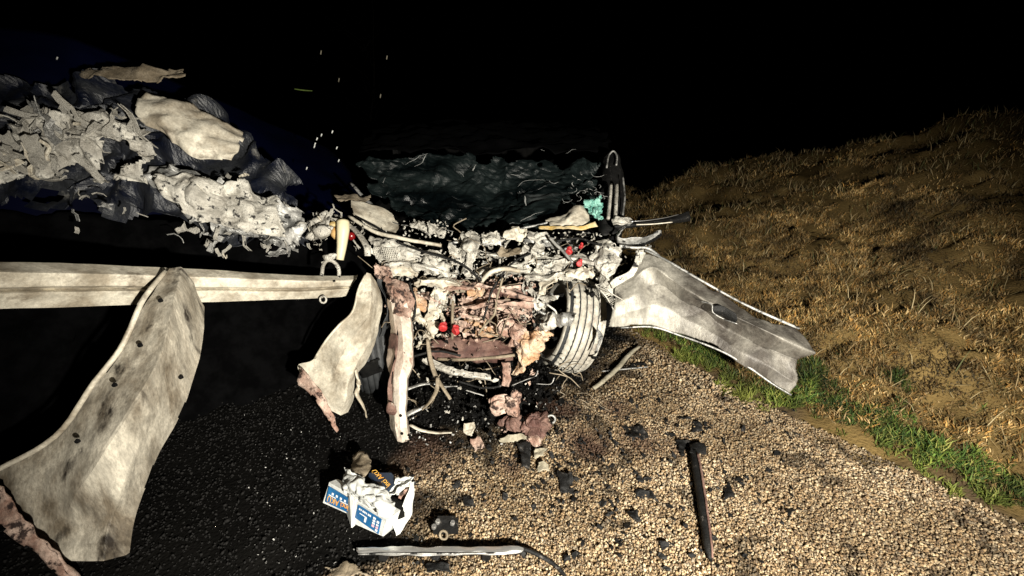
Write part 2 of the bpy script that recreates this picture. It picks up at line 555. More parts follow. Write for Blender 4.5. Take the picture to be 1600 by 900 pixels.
def rot_mats(n, r=rng):
    q_ = r.normal(size=(n, 4))
    q_ /= np.linalg.norm(q_, axis=1, keepdims=True)
    w_, a, b, c_ = q_.T
    return np.stack([1 - 2 * (b * b + c_ * c_), 2 * (a * b - c_ * w_), 2 * (a * c_ + b * w_), 2 * (a * b + c_ * w_), 1 - 2 * (a * a + c_ * c_), 2 * (b * c_ - a * w_), 2 * (a * c_ - b * w_), 2 * (b * c_ + a * w_), 1 - 2 * (a * a + b * b)], 1).reshape(n, 3, 3)

def fast_mesh(name, V, Fc, smooth):
    me = bpy.data.meshes.new(name)
    k = Fc.shape[1]
    me.vertices.add(len(V))
    me.vertices.foreach_set('co', V.astype(np.float32).ravel())
    me.loops.add(Fc.size)
    me.loops.foreach_set('vertex_index', Fc.astype(np.int32).ravel())
    me.polygons.add(len(Fc))
    me.polygons.foreach_set('loop_start', np.arange(0, Fc.size, k, dtype=np.int32))
    me.polygons.foreach_set('loop_total', np.full(len(Fc), k, dtype=np.int32))
    if smooth:
        me.polygons.foreach_set('use_smooth', np.ones(len(Fc), bool))
    me.update(calc_edges=True)
    me.validate()
    return me

def scatter_stones(n, xr, yr, size, keep):
    x = rng.uniform(*xr, n)
    y = rng.uniform(*yr, n)
    k = keep(x, y)
    return x[k], y[k], rng.uniform(*size, k.sum()) * rng.choice([.7, 1, 1, 1.3], k.sum())

def keep_gravel(x, y):
    c = pale_ground(x, y)
    e = edge_dist(x, y)
    vis = np.abs(x) < 1.35 * (y * CP + H * SP) * .95 + .1
    return (e < 0.03) & (rng.random(x.shape) < 0.10 + 0.9 * c) & vis

parts_ = [scatter_stones(250000, (-2.6, 2.9), (0.75, 2.0), (.0032, .0068), keep_gravel), scatter_stones(60000, (-2.0, 1.6), (2.0, 3.2), (.005, .009), keep_gravel)]
x, y, r = (np.concatenate(a) for a in zip(*parts_))
n = len(x)
stones = OCT[None] * (1 + rng.uniform(-.3, .3, (n, 6, 1))) * rng.uniform(.6, 1.2, (n, 1, 3)) + rng.normal(0, .2, (n, 6, 3))
stones = np.einsum('nij,nkj->nki', rot_mats(n), stones) * r[:, None, None]
zz = height(x, y) + r * rng.uniform(-.2, 1.4, n)
stones += np.stack([x, y, zz], -1)[:, None]
c = pale_ground(x, y)
pal = np.array([(.30, .225, .145), (.38, .30, .20), (.25, .18, .11), (.46, .39, .29), (.17, .12, .075), (.34, .29, .22), (.11, .08, .055), (.22, .19, .15)])
pc = pal[rng.integers(0, len(pal), n)] * rng.uniform(.75, 1.15, (n, 1))
mot = np.clip(.5 + fbm(np.stack([x, y, 0 * x], -1), 3.5, 61, 3) * 1.1, 0, 1)[:, None]
pc = pc * (.62 + .55 * mot) * (np.array((1, .90, .74)) * (1 - mot) + np.array((1, .96, .88)) * mot)
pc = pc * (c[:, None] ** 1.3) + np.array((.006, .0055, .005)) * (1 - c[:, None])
for rx, ry, rr in RUSTY:
    w = np.clip(1.3 - np.hypot(x - rx, y - ry) / rr, 0, 1)[:, None] * .7
    pc = pc * (1 - w) + np.array((.065, .036, .024)) * w
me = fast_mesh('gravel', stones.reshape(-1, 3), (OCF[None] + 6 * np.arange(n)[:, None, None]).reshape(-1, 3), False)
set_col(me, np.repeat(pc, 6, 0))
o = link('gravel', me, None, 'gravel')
o['kind'] = 'stuff'

def blades(name, x, y, L, wd, colour, lean=0.6):
    n = len(x)
    z = height(x, y) - 0.004
    a = rng.uniform(0, 2 * math.pi, n)
    ln = rng.uniform(.15, 1.0, n) * lean
    la = rng.uniform(0, 2 * math.pi, n)
    base = np.stack([x, y, z], -1)
    side = np.stack([np.cos(a), np.sin(a), 0 * a], -1) * wd[:, None]
    d1 = np.stack([np.cos(la) * np.sin(ln), np.sin(la) * np.sin(ln), np.cos(ln)], -1)
    l2 = ln * 1.9
    d2 = np.stack([np.cos(la) * np.sin(l2), np.sin(la) * np.sin(l2), np.cos(l2)], -1)
    mid = base + d1 * L[:, None] * .55
    tip = mid + d2 * L[:, None] * .5
    V = np.stack([base - side, base + side, mid + side * .8, mid - side * .8, tip], 1).reshape(-1, 3)
    t = np.array([(0, 1, 2), (0, 2, 3), (3, 2, 4)])
    me = fast_mesh(name, V, (t[None] + 5 * np.arange(n)[:, None, None]).reshape(-1, 3), False)
    set_col(me, np.repeat(colour, 5, 0))
    o = link(name, me, None, 'grass')
    o['kind'] = 'stuff'
    return o

def verge_pts(n, xr, yr, e0, e1):
    x = rng.uniform(*xr, n)
    y = rng.uniform(*yr, n)
    e = edge_dist(x, y)
    k = (e > e0) & (e < e1) & (np.abs(x) < 1.35 * (y * CP + H * SP) + .3)
    return x[k], y[k], e[k]

xa, ya, ea = verge_pts(420000, (0.3, 3.8), (0.6, 4.5), 0.12, 9)
xb, yb, eb = verge_pts(260000, (-0.5, 9), (2.0, 11), 1.3, 9)
x, y = np.concatenate([xa, xb]), np.concatenate([ya, yb])
p2 = np.stack([x, y, 0 * x], -1)
cl = fbm(p2, 4, 91, 3)
k = (cl + fbm(p2, 11, 93, 2) * .8 + rng.normal(0, .12, len(x))) > -0.22
x, y, p2 = x[k], y[k], p2[k]
n = len(x)
pal = np.array([(.20, .125, .045), (.26, .175, .07), (.15, .085, .028), (.12, .085, .03), (.32, .23, .11), (.06, .05, .018), (.24, .13, .035)])
pc = pal[rng.integers(0, len(pal), n)] * (0.25 + 1.5 * np.clip(fbm(p2, 2.6, 15, 4) + .5, 0, 1) * np.clip(1 + 1.5 * fbm(p2, 12, 16, 2), .2, 2))[:, None]
blades('dry_grass', x, y, rng.uniform(.012, .042, n) * (.6 + 1.3 * np.clip(fbm(p2, 6, 95, 2) + .4, 0, 1)), rng.uniform(.0018, .004, n), pc, 1.45)

x, y, e = verge_pts(26000, (0.3, 6.5), (0.8, 8.5), 0.35, 9)
p2 = np.stack([x, y, 0 * x], -1)
k = fbm(p2, 3, 57, 3) > .02
x, y, p2 = x[k], y[k], p2[k]
n = len(x)
pal = np.array([(.30, .22, .11), (.22, .15, .07), (.12, .09, .035), (.36, .29, .16), (.07, .075, .025)])
blades('dead_stalk_grass', x, y, rng.uniform(.05, .15, n), rng.uniform(.0012, .0028, n), pal[rng.integers(0, len(pal), n)], 1.2)
x, y, e = verge_pts(420000, (0.4, 2.9), (0.6, 3.6), -0.05, 0.62)
p2 = np.stack([x, y, 0 * x], -1)
k = (e + fbm(p2, 5, 23, 3) * .5 < 0.40) & (e + fbm(p2, 8, 29, 3) * .32 > 0.02) & (fbm(p2, 9, 37, 3) + rng.normal(0, .12, len(x)) > -.11)
x, y, e, p2 = x[k], y[k], e[k], p2[k]
n = len(x)
pal = np.array([(.055, .10, .018), (.08, .14, .02), (.035, .07, .014), (.14, .18, .03), (.03, .055, .012), (.20, .20, .05)])
pc = pal[rng.integers(0, len(pal), n)] * .8 * (0.3 + 1.3 * np.clip(fbm(p2, 6, 33, 3) + .5, 0, 1))[:, None]
yl = np.clip(1 - e / .16, 0, 1)[:, None] * .6
pc = pc * (1 - yl) + np.array((.19, .20, .035)) * yl
blades('green_grass', x, y, rng.uniform(.014, .05, n) * (.5 + 1.7 * np.clip(fbm(p2, 9, 39, 2) + .45, 0, 1)), rng.uniform(.0015, .0042, n), pc, 1.0)

# ------------------------------------------------------------------ the wrecked car
car = thing('wrecked_car', 'burnt out wrecked car with its whole front crushed and torn open', 'wrecked car', G(730, 590))

# the dark shell behind the torn front: cabin, sills, firewall and floor
def W3(x, y, z):
    return np.array((x, y, z))

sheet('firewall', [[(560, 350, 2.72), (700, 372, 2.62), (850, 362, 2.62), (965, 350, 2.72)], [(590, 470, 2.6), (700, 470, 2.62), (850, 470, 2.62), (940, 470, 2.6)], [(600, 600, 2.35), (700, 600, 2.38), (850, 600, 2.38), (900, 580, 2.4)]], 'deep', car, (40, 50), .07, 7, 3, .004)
shell = MB()
for sx, xx in ((-1, -1.02), (1, 0.74)):
    shell.box((xx, 4.2, .52), (.05, 2.6, .62))
    shell.box((xx, 4.0, 1.0), (.045, .10, .42))
    shell.box((xx, 5.2, .98), (.045, .16, .42))
shell.box((-.14, 5.52, .62), (1.7, .06, .72))
shell.box((-.14, 4.0, .22), (1.72, 3.0, .05))
shell.build('cabin_shell', 'soot', car)
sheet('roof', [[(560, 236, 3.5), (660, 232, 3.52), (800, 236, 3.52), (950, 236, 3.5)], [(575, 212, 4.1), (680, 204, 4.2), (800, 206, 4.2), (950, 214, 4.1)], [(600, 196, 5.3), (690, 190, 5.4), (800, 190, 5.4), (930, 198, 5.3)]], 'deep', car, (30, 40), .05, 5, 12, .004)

# windscreen: a sagging shattered sheet
ws = sheet('windscreen', [
    [(550, 258, 3.3), (600, 244, 3.43), (690, 238, 3.5), (790, 244, 3.46), (880, 254, 3.4), (950, 248, 3.32)],
    [(562, 272, 3.2), (620, 276, 3.26), (700, 278, 3.3), (800, 284, 3.28), (880, 280, 3.2), (950, 276, 3.15)],
    [(580, 298, 3.02), (640, 310, 3.02), (710, 314, 3.05), (800, 318, 3.05), (880, 306, 3.0), (945, 300, 3.0)],
    [(612, 322, 2.86), (660, 334, 2.84), (720, 346, 2.84), (800, 340, 2.84), (880, 328, 2.82), (940, 318, 2.86)],
    [(640, 346, 2.74), (680, 354, 2.70), (740, 368, 2.66), (800, 362, 2.66), (870, 348, 2.68), (935, 332, 2.74)]],
    'glass', car, (130, 150), .055, 4.6, 21, .006, .12, oct_=4, smooth=False)
# pale folds where the laminated screen tore
tears = [([(634, 258), (655, 244), (668, 240)], .006), ([(668, 240), (660, 252), (648, 260)], .006), ([(598, 286), (602, 276)], .003),
         ([(716, 268), (726, 274)], .005), ([(738, 266), (744, 256)], .009), ([(796, 270), (806, 274), (820, 270)], .005), ([(858, 281), (864, 288), (872, 284)], .012),
         ([(810, 292), (818, 284), (838, 282), (850, 282)], .004), ([(796, 293), (815, 296)], .004), ([(616, 318), (650, 310), (690, 304)], .004),
         ([(700, 308), (740, 306), (752, 308), (758, 322)], .004), ([(720, 344), (745, 336), (775, 334)], .006), ([(790, 318), (812, 314)], .005),
         ([(820, 304), (822, 316), (822, 322)], .010), ([(836, 308), (850, 304), (866, 294), (884, 296), (900, 292)], .008), ([(846, 300), (845, 290), (850, 276)], .003),
         ([(812, 345), (830, 338), (850, 330)], .005), ([(880, 318), (895, 320), (900, 326)], .010), ([(878, 270), (880, 256)], .004), ([(884, 240), (892, 235), (900, 234)], .004), ([(845, 234), (851, 236)], .005)]
def ws_y(py):
    return float(np.interp(py, [230, 246, 278, 308, 334, 355], [3.5, 3.42, 3.2, 2.96, 2.78, 2.66])) - .06
for i, (pp, r) in enumerate(t_ for k_, t_ in enumerate(tears) if k_ not in (8, 9, 10, 11, 12, 14, 15, 18)):
    tube_obj('torn_glass_edge', [W(a, b, ws_y(b)) for a, b in pp], [r * .15, r * .7, r * .45, r * .2], 'scratch', ws, sides=6, n=11, wob=.05, seed=i, flat=.3)
# scuttle strip and wiper arm that run down along the lower edge of the screen
tube_obj('scuttle_strip', [W(*p) for p in ((548, 285, 3.0), (572, 312, 2.86), (600, 336, 2.72), (622, 350, 2.62), (680, 356, 2.58), (760, 374, 2.55))], [.012, .016, .014, .008, .007, .005], 'grey', car, sides=8, wob=.012, flat=.5)
tube_obj('scuttle_strip', [W(*p) for p in ((760, 366, 2.56), (800, 360, 2.55), (850, 349, 2.56), (880, 340, 2.6))], [.005, .007, .006], 'grey', car, sides=8, wob=.01)
tube_obj('wiper_arm', [W(*p) for p in ((556, 338, 2.5), (600, 362, 2.4), (640, 392, 2.3), (690, 414, 2.26))], [.006, .007, .005], 'black', car, sides=7, wob=.006)

# bonnet corner and scorched trim at upper left
sheet('bonnet_corner', [[(549, 314, 2.66), (565, 317, 2.7), (590, 322, 2.72), (612, 334, 2.72)], [(549, 325, 2.58), (570, 334, 2.60), (598, 342, 2.63), (622, 347, 2.64)], [(552, 334, 2.53), (575, 348, 2.55), (600, 358, 2.56), (625, 356, 2.58)], [(560, 340, 2.5), (580, 355, 2.5), (600, 366, 2.5), (616, 366, 2.52)]], 'cream', car, (36, 44), .008, 8, 31, .003, .03, smooth=False)
sheet('scorched_trim', [[(515, 303, 2.8), (545, 303, 2.8), (580, 305, 2.8)], [(524, 311, 2.74), (548, 309, 2.74), (580, 312, 2.74)], [(530, 316, 2.7), (548, 313, 2.7), (576, 316, 2.7)]], 'tan', car, (14, 26), .012, 14, 5, .004, .2)

# radiator support: pale panel, grille and brackets
rs = sheet('radiator_support', [[(576, 370, 2.36), (610, 374, 2.34), (650, 384, 2.34), (700, 398, 2.34)], [(574, 385, 2.30), (612, 386, 2.28), (655, 398, 2.28), (704, 412, 2.3)], [(582, 398, 2.28), (615, 404, 2.27), (660, 412, 2.28), (706, 424, 2.3)], [(590, 408, 2.3), (620, 414, 2.30), (660, 424, 2.3), (706, 436, 2.32)]], 'ash', car, (60, 90), .02, 13, 8, .003, .12, .16, smooth=False)
b = MB()
for i in range(13):
    t = i / 12
    b.tube([W(584 + 34 * t, 386 + 3 * t, 2.245), W(588 + 34 * t, 404 + 3 * t, 2.235)], .0016, 5)
for i in range(7):
    t = i / 6
    b.tube([W(584 + 4 * t, 386 + 18 * t, 2.243), W(619 + 4 * t, 389 + 18 * t, 2.243)], .0014, 5)
b.build('grille_mesh', 'ash', rs)
tube_obj('upper_bar', [W(*p) for p in ((524, 336, 2.46), (555, 360, 2.36), (572, 384, 2.26), (574, 400, 2.22))], [.016, .02, .017], 'ash', car, sides=8, wob=.015, flat=.5)
tube_obj('upper_bar', [W(*p) for p in ((545, 338, 2.5), (585, 362, 2.4), (625, 372, 2.36), (690, 384, 2.34))], [.010, .012, .010], 'cream', car, sides=8, wob=.012)

# left front wing, torn and folded
lf = sheet('front_wing', [
    [(574, 426, 2.10), (580, 428, 2.11), (588, 440, 2.13), (594, 455, 2.15)],
    [(562, 450, 2.04), (580, 458, 2.02), (590, 464, 2.09), (597, 474, 2.14)],
    [(553, 486, 1.98), (576, 492, 1.95), (585, 495, 2.05), (593, 500, 2.10)],
    [(532, 506, 1.94), (558, 518, 1.90), (578, 532, 1.98), (584, 540, 2.05)],
    [(512, 530, 1.91), (536, 552, 1.84), (562, 562, 1.90), (572, 566, 1.98)],
    [(490, 562, 1.90), (520, 588, 1.83), (546, 594, 1.80), (555, 590, 1.90)],
    [(466, 572, 1.90), (506, 616, 1.79), (540, 626, 1.755), (553, 622, 1.86)],
    [(484, 602, 1.86), (512, 640, 1.77), (532, 650, 1.77), (544, 644, 1.82)]], 'cream', car, (90, 46), .008, 4.5, 44, .003, .015, smooth=False, straight='v')
tube_obj('wing_flange', [W(*p) for p in ((571, 430, 2.07), (560, 452, 2.01), (551, 487, 1.95), (530, 508, 1.91), (510, 532, 1.88), (492, 560, 1.87))], .006, 'cream', lf, sides=6, wob=.006)
sheet('folded_lip', [[(463, 570, 1.86), (486, 596, 1.79), (512, 634, 1.72), (531, 672, 1.67)], [(469, 572, 1.85), (495, 604, 1.765), (518, 642, 1.70), (531, 674, 1.665)], [(463, 600, 1.80), (486, 618, 1.74), (508, 648, 1.69), (529, 677, 1.655)]], 'rust', lf, (14, 40), .010, 12, 4, .004, .1)
tube_obj('wing_flange', [W(*p) for p in ((556, 578, 1.86), (562, 600, 1.85), (558, 616, 1.83), (568, 636, 1.80), (574, 652, 1.79))], [.012, .016, .010, .008], 'cream', lf, sides=7, wob=.03, flat=.5)

# dark front wheel behind the torn wing
def wheel(name, c, rot, R, wd, m, grooves=4, parent=None, seg=56):
    b = MB()
    prof = [(R * .60, -wd * .40), (R * .78, -wd * .52), (R * .93, -wd * .50)]
    nb = grooves + 1
    for i in range(nb):
        x0 = -wd * .43 + wd * .86 * i / nb
        x1 = -wd * .43 + wd * .86 * (i + 1) / nb
        crown = lambda x: R * (1 - .10 * (x / (wd * .5)) ** 4 * .6 - .02 * (x / (wd * .5)) ** 2)
        gx = .0036
        prof += [(crown(x0) - .018, x0 + gx * .3), (crown(x0 + gx), x0 + gx), (crown((x0 + x1) / 2), (x0 + x1) / 2), (crown(x1 - gx), x1 - gx), (crown(x1) - .018, x1 - gx * .3)]
    prof += [(R * .93, wd * .50), (R * .78, wd * .52), (R * .60, wd * .40)]
    b.lathe(prof, c, rot, seg)
    t = b.build(name, m, parent, True)
    t.data.materials.append(M['rubber'])    # groove faces in dark rubber: their shade put into the colour
    k_ = len(prof) - 1
    for s_ in range(seg):               # cross cuts in the shoulder ribs, shallow wear in the others
        for i in range(nb):
            for q_ in (1, 2, 3):
                v = t.data.vertices[s_ * len(prof) + 3 + 5 * i + q_]
                sc = 1.0
                if i in (0, nb - 1) and s_ % 3 == 0:
                    sc = .978
                elif (s_ * 7 + i * 5) % 11 == 0:
                    sc = .990
                if sc < 1:
                    cc = Vector(c)
                    ax = Euler(rot).to_matrix() @ Vector((1, 0, 0))
                    d_ = v.co - cc
                    al = ax * d_.dot(ax)
                    v.co = cc + al + (d_ - al) * sc
    groove = set()
    for i in range(nb):
        groove |= {2 + 5 * i, 3 + 5 * i, 6 + 5 * i}
        if i:
            groove.add(2 + 5 * i)
    for i, p in enumerate(t.data.polygons):
        if i % k_ in groove:
            p.material_index = 1
    t.data.polygons.foreach_set('use_smooth', [True] * len(t.data.polygons))
    return t
dark = wheel('front_tyre', W(584, 540, 2.28), (math.radians(4), 0, math.radians(18)), .29, .19, 'rubber', parent=car)
sheet('arch_liner', [[(590, 430, 2.24), (606, 450, 2.26), (622, 500, 2.2)], [(600, 470, 2.14), (612, 500, 2.16), (622, 560, 2.12)], [(590, 540, 2.06), (604, 570, 2.06), (616, 610, 2.02)]], 'rubber', car, (24, 20), .03, 8, 6, .003)
sheet('liner_scrap', [[(556, 570, 1.98), (590, 560, 2.0)], [(566, 592, 1.94), (598, 578, 1.96)]], 'soot', car, (12, 12), .02, 12, 9, .003, .1)

# bent chassis rail
rail = sheet('chassis_rail', [
    [(606, 466, 2.13), (612, 470, 2.06), (622, 469, 2.055), (634, 472, 2.06), (636, 474, 2.13)],
    [(609, 498, 2.08), (615, 498, 2.02), (626, 498, 2.00), (641, 500, 2.02), (643, 501, 2.08)],
    [(610, 535, 2.02), (620, 536, 1.95), (630, 535, 1.93), (643, 536, 1.95), (645, 537, 2.01)],
    [(606, 562, 1.96), (618, 564, 1.89), (630, 564, 1.875), (645, 569, 1.90), (647, 571, 1.96)],
    [(608, 590, 1.92), (616, 592, 1.84), (625, 592, 1.83), (635, 592, 1.84), (637, 592, 1.91)],
    [(606, 640, 1.83), (616, 640, 1.755), (624, 641, 1.74), (633, 640, 1.755), (635, 640, 1.82)],
    [(611, 668, 1.77), (617, 668, 1.705), (626, 669, 1.695), (636, 667, 1.705), (638, 666, 1.76)],
    [(617, 684, 1.75), (622, 690, 1.685), (630, 697, 1.67), (639, 691, 1.685), (642, 686, 1.74)]], 'rust', car, (110, 33), .006, 8, 51, .004, .03, straight=True, smooth=False)
tube_obj('rail_slot', [W(*p) for p in ((622, 512, 1.985), (620, 545, 1.915), (615, 566, 1.885), (612, 600, 1.835))], [.002, .006, .005, .002], 'soot', rail, sides=6, flat=.4)  # soot-black strip: the shade line along the rail put into colour
for px, py, yy in ((627, 508, 1.985), (631, 552, 1.90), (625, 606, 1.805), (626, 650, 1.72), (628, 678, 1.68)):
    b = MB()
    b.lathe([(.0005, -.002), (.006, -.002), (.0075, .004), (.0005, .004)], W(px, py, yy), (0, 0, 1.57), 12)
    b.build('bolt_hole', 'soot', rail)
rail.data.materials[0] = mat('pale_rail_steel', (0.54, 0.43, 0.35), (0.74, 0.66, 0.56), 7, 0.5, 0.1, c3=(0.22, 0.12, 0.085), spot=0.585, spotscale=15, bump=0.25, stretch=(1, 1, .5), grain=.5)
rb = sheet('rail_flange', [[(611, 520, 2.0), (607, 545, 1.97)], [(622, 530, 1.93), (618, 550, 1.90)], [(613, 600, 1.84), (606, 605, 1.83)], [(613, 640, 1.77), (608, 636, 1.77)]], 'brown', rail, (30, 8), .006, 14, 3, .004)  # left flange in darker brown: its shade put into the colour
sheet('rail_joint', [[(594, 432, 2.20), (616, 436, 2.16), (640, 446, 2.18)], [(604, 452, 2.12), (624, 454, 2.08), (646, 462, 2.12)], [(609, 478, 2.08), (626, 478, 2.03), (644, 482, 2.07)], [(616, 496, 2.04), (628, 495, 1.99), (643, 497, 2.03)]], 'rust', car, (46, 36), .022, 14, 17, .004, .10, .05, smooth=False)
b = MB()
b.lump(W(612, 640, 1.74), (.028, .02, .04), 3)
b.build('rail_bracket', 'brown', car)

# engine and the crossmembers
eng = MB()
eng.lump(W(750, 490, 2.42), (.26, .14, .22), 5, 8, .35, 22)
eng.build('engine_block', 'soot', car)
def plate(name, quad, m, th=.02, parent=car):
    b = MB()
    b.slab([W(*p) for p in quad], th)
    return b.build(name, m, parent)
for i, (x0, y0, w_, h_, a) in enumerate(((722, 462, 34, 12, 5), (716, 478, 40, 11, 6), (726, 492, 30, 10, 4), (760, 440, 64, 14, 8), (770, 464, 62, 10, 14), (752, 482, 44, 16, 10), (758, 508, 40, 12, -14), (800, 500, 12, 24, 0), (706, 500, 22, 9, 8), (720, 512, 18, 8, 2), (742, 518, 40, 12, -18), (790, 478, 34, 9, 12), (744, 462, 26, 12, -10), (812, 520, 16, 18, 5), (730, 444, 24, 12, 4))):
    yy = 2.20 + random.uniform(-.03, .06)
    dy = math.tan(math.radians(a)) * w_
    jj = lambda: random.uniform(-2, 2)
    plate('engine_plate', [(x0 + jj(), y0 + jj(), yy + .02), (x0 + w_ + jj(), y0 + dy + jj(), yy + random.uniform(-.03, .03)), (x0 + w_ + jj(), y0 + dy + h_ + jj(), yy - .03), (x0 + jj(), y0 + h_ + jj(), yy - .04)], ('rust', 'rust', 'orange', 'brown')[i % 4], .035)
b = MB()
b.lathe([(.004, -.02), (.05, -.02), (.055, -.012), (.046, -.004), (.046, .004), (.055, .012), (.05, .02), (.02, .02), (.02, .03), (.004, .03)], W(792, 512, 2.10), (0, 0, 1.9), 24)
b.build('pulley', 'rust', car)
b = MB()
cp = [W(848, 500, 2.14) + np.array((.045 * math.cos(t), .045 * math.sin(t), -.02 * t + .16)) for t in np.linspace(0, 5 * 2 * math.pi * .5, 40)]
b.tube(cp, .008, 8, 120)
b.build('coil_spring', 'grey', car, True)
b = MB()
b.lathe([(.01, -.06), (.05, -.06)] + [q_ for k in range(6) for q_ in ((.058, -.05 + k * .018), (.058, -.042 + k * .018), (.048, -.040 + k * .018), (.048, -.034 + k * .018))] + [(.05, .06), (.01, .06)], W(690, 470, 2.2), (.2, .3, .5), 20)
b.build('alternator', 'ash', car)
sheet('crossmember', [[(664, 536, 2.12), (710, 526, 2.13), (760, 530, 2.13), (806, 540, 2.13)], [(668, 548, 2.07), (710, 545, 2.07), (760, 548, 2.07), (802, 552, 2.07)], [(676, 557, 2.045), (710, 558, 2.04), (760, 560, 2.04), (800, 558, 2.05)], [(680, 562, 2.06), (710, 565, 2.06), (760, 565, 2.06), (800, 562, 2.07)]], 'brown', car, (24, 50), .014, 12, 61, .006, .05)
tube_obj('crossmember_lip', [W(*p) for p in ((684, 561, 2.035), (720, 562, 2.03), (770, 559, 2.03), (806, 554, 2.04))], .009, 'tan', car, sides=8, wob=.012)
# fallen lower arms
sheet('lower_arm', [[(668, 556, 2.0), (700, 572, 1.96), (740, 580, 1.94), (780, 588, 1.93)], [(660, 562, 1.98), (696, 580, 1.93), (740, 587, 1.91), (782, 594, 1.91)], [(672, 572, 1.98), (700, 584, 1.94), (740, 591, 1.92), (778, 596, 1.92)]], 'ash', car, (14, 60), .012, 12, 62, .003, .15, smooth=False)
for i, (pp, r, m) in enumerate((
        ([(668, 530, 2.04), (672, 560, 1.96), (682, 590, 1.88), (704, 624, 1.80)], [.010, .013, .014, .010], 'tan'),
        ([(684, 590, 1.85), (682, 610, 1.80), (672, 628, 1.76), (660, 640, 1.74)], [.010, .012, .009], 'tan'),
        ([(636, 608, 1.86), (660, 600, 1.9), (690, 600, 1.92)], [.012, .012, .010], 'grey'),
        ([(636, 648, 1.76), (652, 640, 1.78), (668, 634, 1.80)], [.020, .018, .012], 'grey'),
        ([(640, 664, 1.73), (656, 672, 1.71), (680, 676, 1.70), (706, 676, 1.70)], [.010, .012, .010, .006], 'cream'),
        ([(690, 604, 1.88), (715, 604, 1.88)], [.006, .006], 'grey'),
        ([(728, 610, 1.86), (756, 618, 1.84)], [.006, .005], 'grey'),
        ([(756, 578, 1.98), (782, 572, 2.0)], [.008, .006], 'tan'),
        ([(640, 690, 1.675), (680, 696, 1.66), (718, 700, 1.645)], [.005, .004, .004], 'rust'),
        ([(800, 602, 1.88), (820, 594, 1.9), (836, 588, 1.92), (840, 578, 1.94)], [.004, .005, .004], 'grey'),
        ([(838, 600, 1.9), (860, 600, 1.9), (866, 590, 1.92)], [.003, .003, .003], 'grey'))):
    tube_obj('steering_rod', [W(*p) for p in pp], r, m, car, sides=8, wob=.012, seed=i, n=14, flat=.45)

# rust orange strut and hanging knuckle
sheet('suspension_strut', [[(802, 520, 2.06), (822, 514, 2.05), (846, 512, 2.05), (862, 524, 2.06)], [(806, 540, 2.02), (826, 532, 1.98), (844, 530, 1.98), (856, 534, 2.02)], [(808, 562, 2.0), (820, 556, 1.95), (834, 554, 1.96), (842, 550, 2.0)], [(806, 588, 1.96), (812, 580, 1.93), (820, 580, 1.94), (826, 574, 1.98)]], 'orange', car, (46, 46), .034, 15, 81, .004, .10, smooth=False)
sheet('strut_cup', [[(798, 512, 2.1), (812, 505, 2.08), (822, 512, 2.08)], [(798, 528, 2.06), (812, 520, 2.02), (822, 526, 2.04)], [(802, 542, 2.06), (812, 540, 2.04), (820, 542, 2.06)]], 'rust', car, (28, 28), .035, 18, 83, .004, .08, smooth=False)
sheet('knuckle_stem', [[(784, 568, 1.96), (797, 568, 1.95)], [(786, 585, 1.92), (797, 588, 1.90)], [(785, 604, 1.86), (796, 604, 1.85)]], 'rust', car, (20, 12), .02, 15, 84, .01)
b = MB()
b.lump(W(783, 634, 1.81), (.062, .045, .06), 12, 13, .42, 26)
kn = b.build('steering_knuckle', 'rust', car)
b = MB()
b.lump(W(802, 632, 1.80), (.04, .04, .07), 14, 17, .45, 22)
b.build('knuckle_ear', 'rust', kn)
b = MB()
b.lump(W(797, 662, 1.76), (.06, .05, .035), 16, 17, .5, 22)
b.build('knuckle_ear', 'brown', kn)

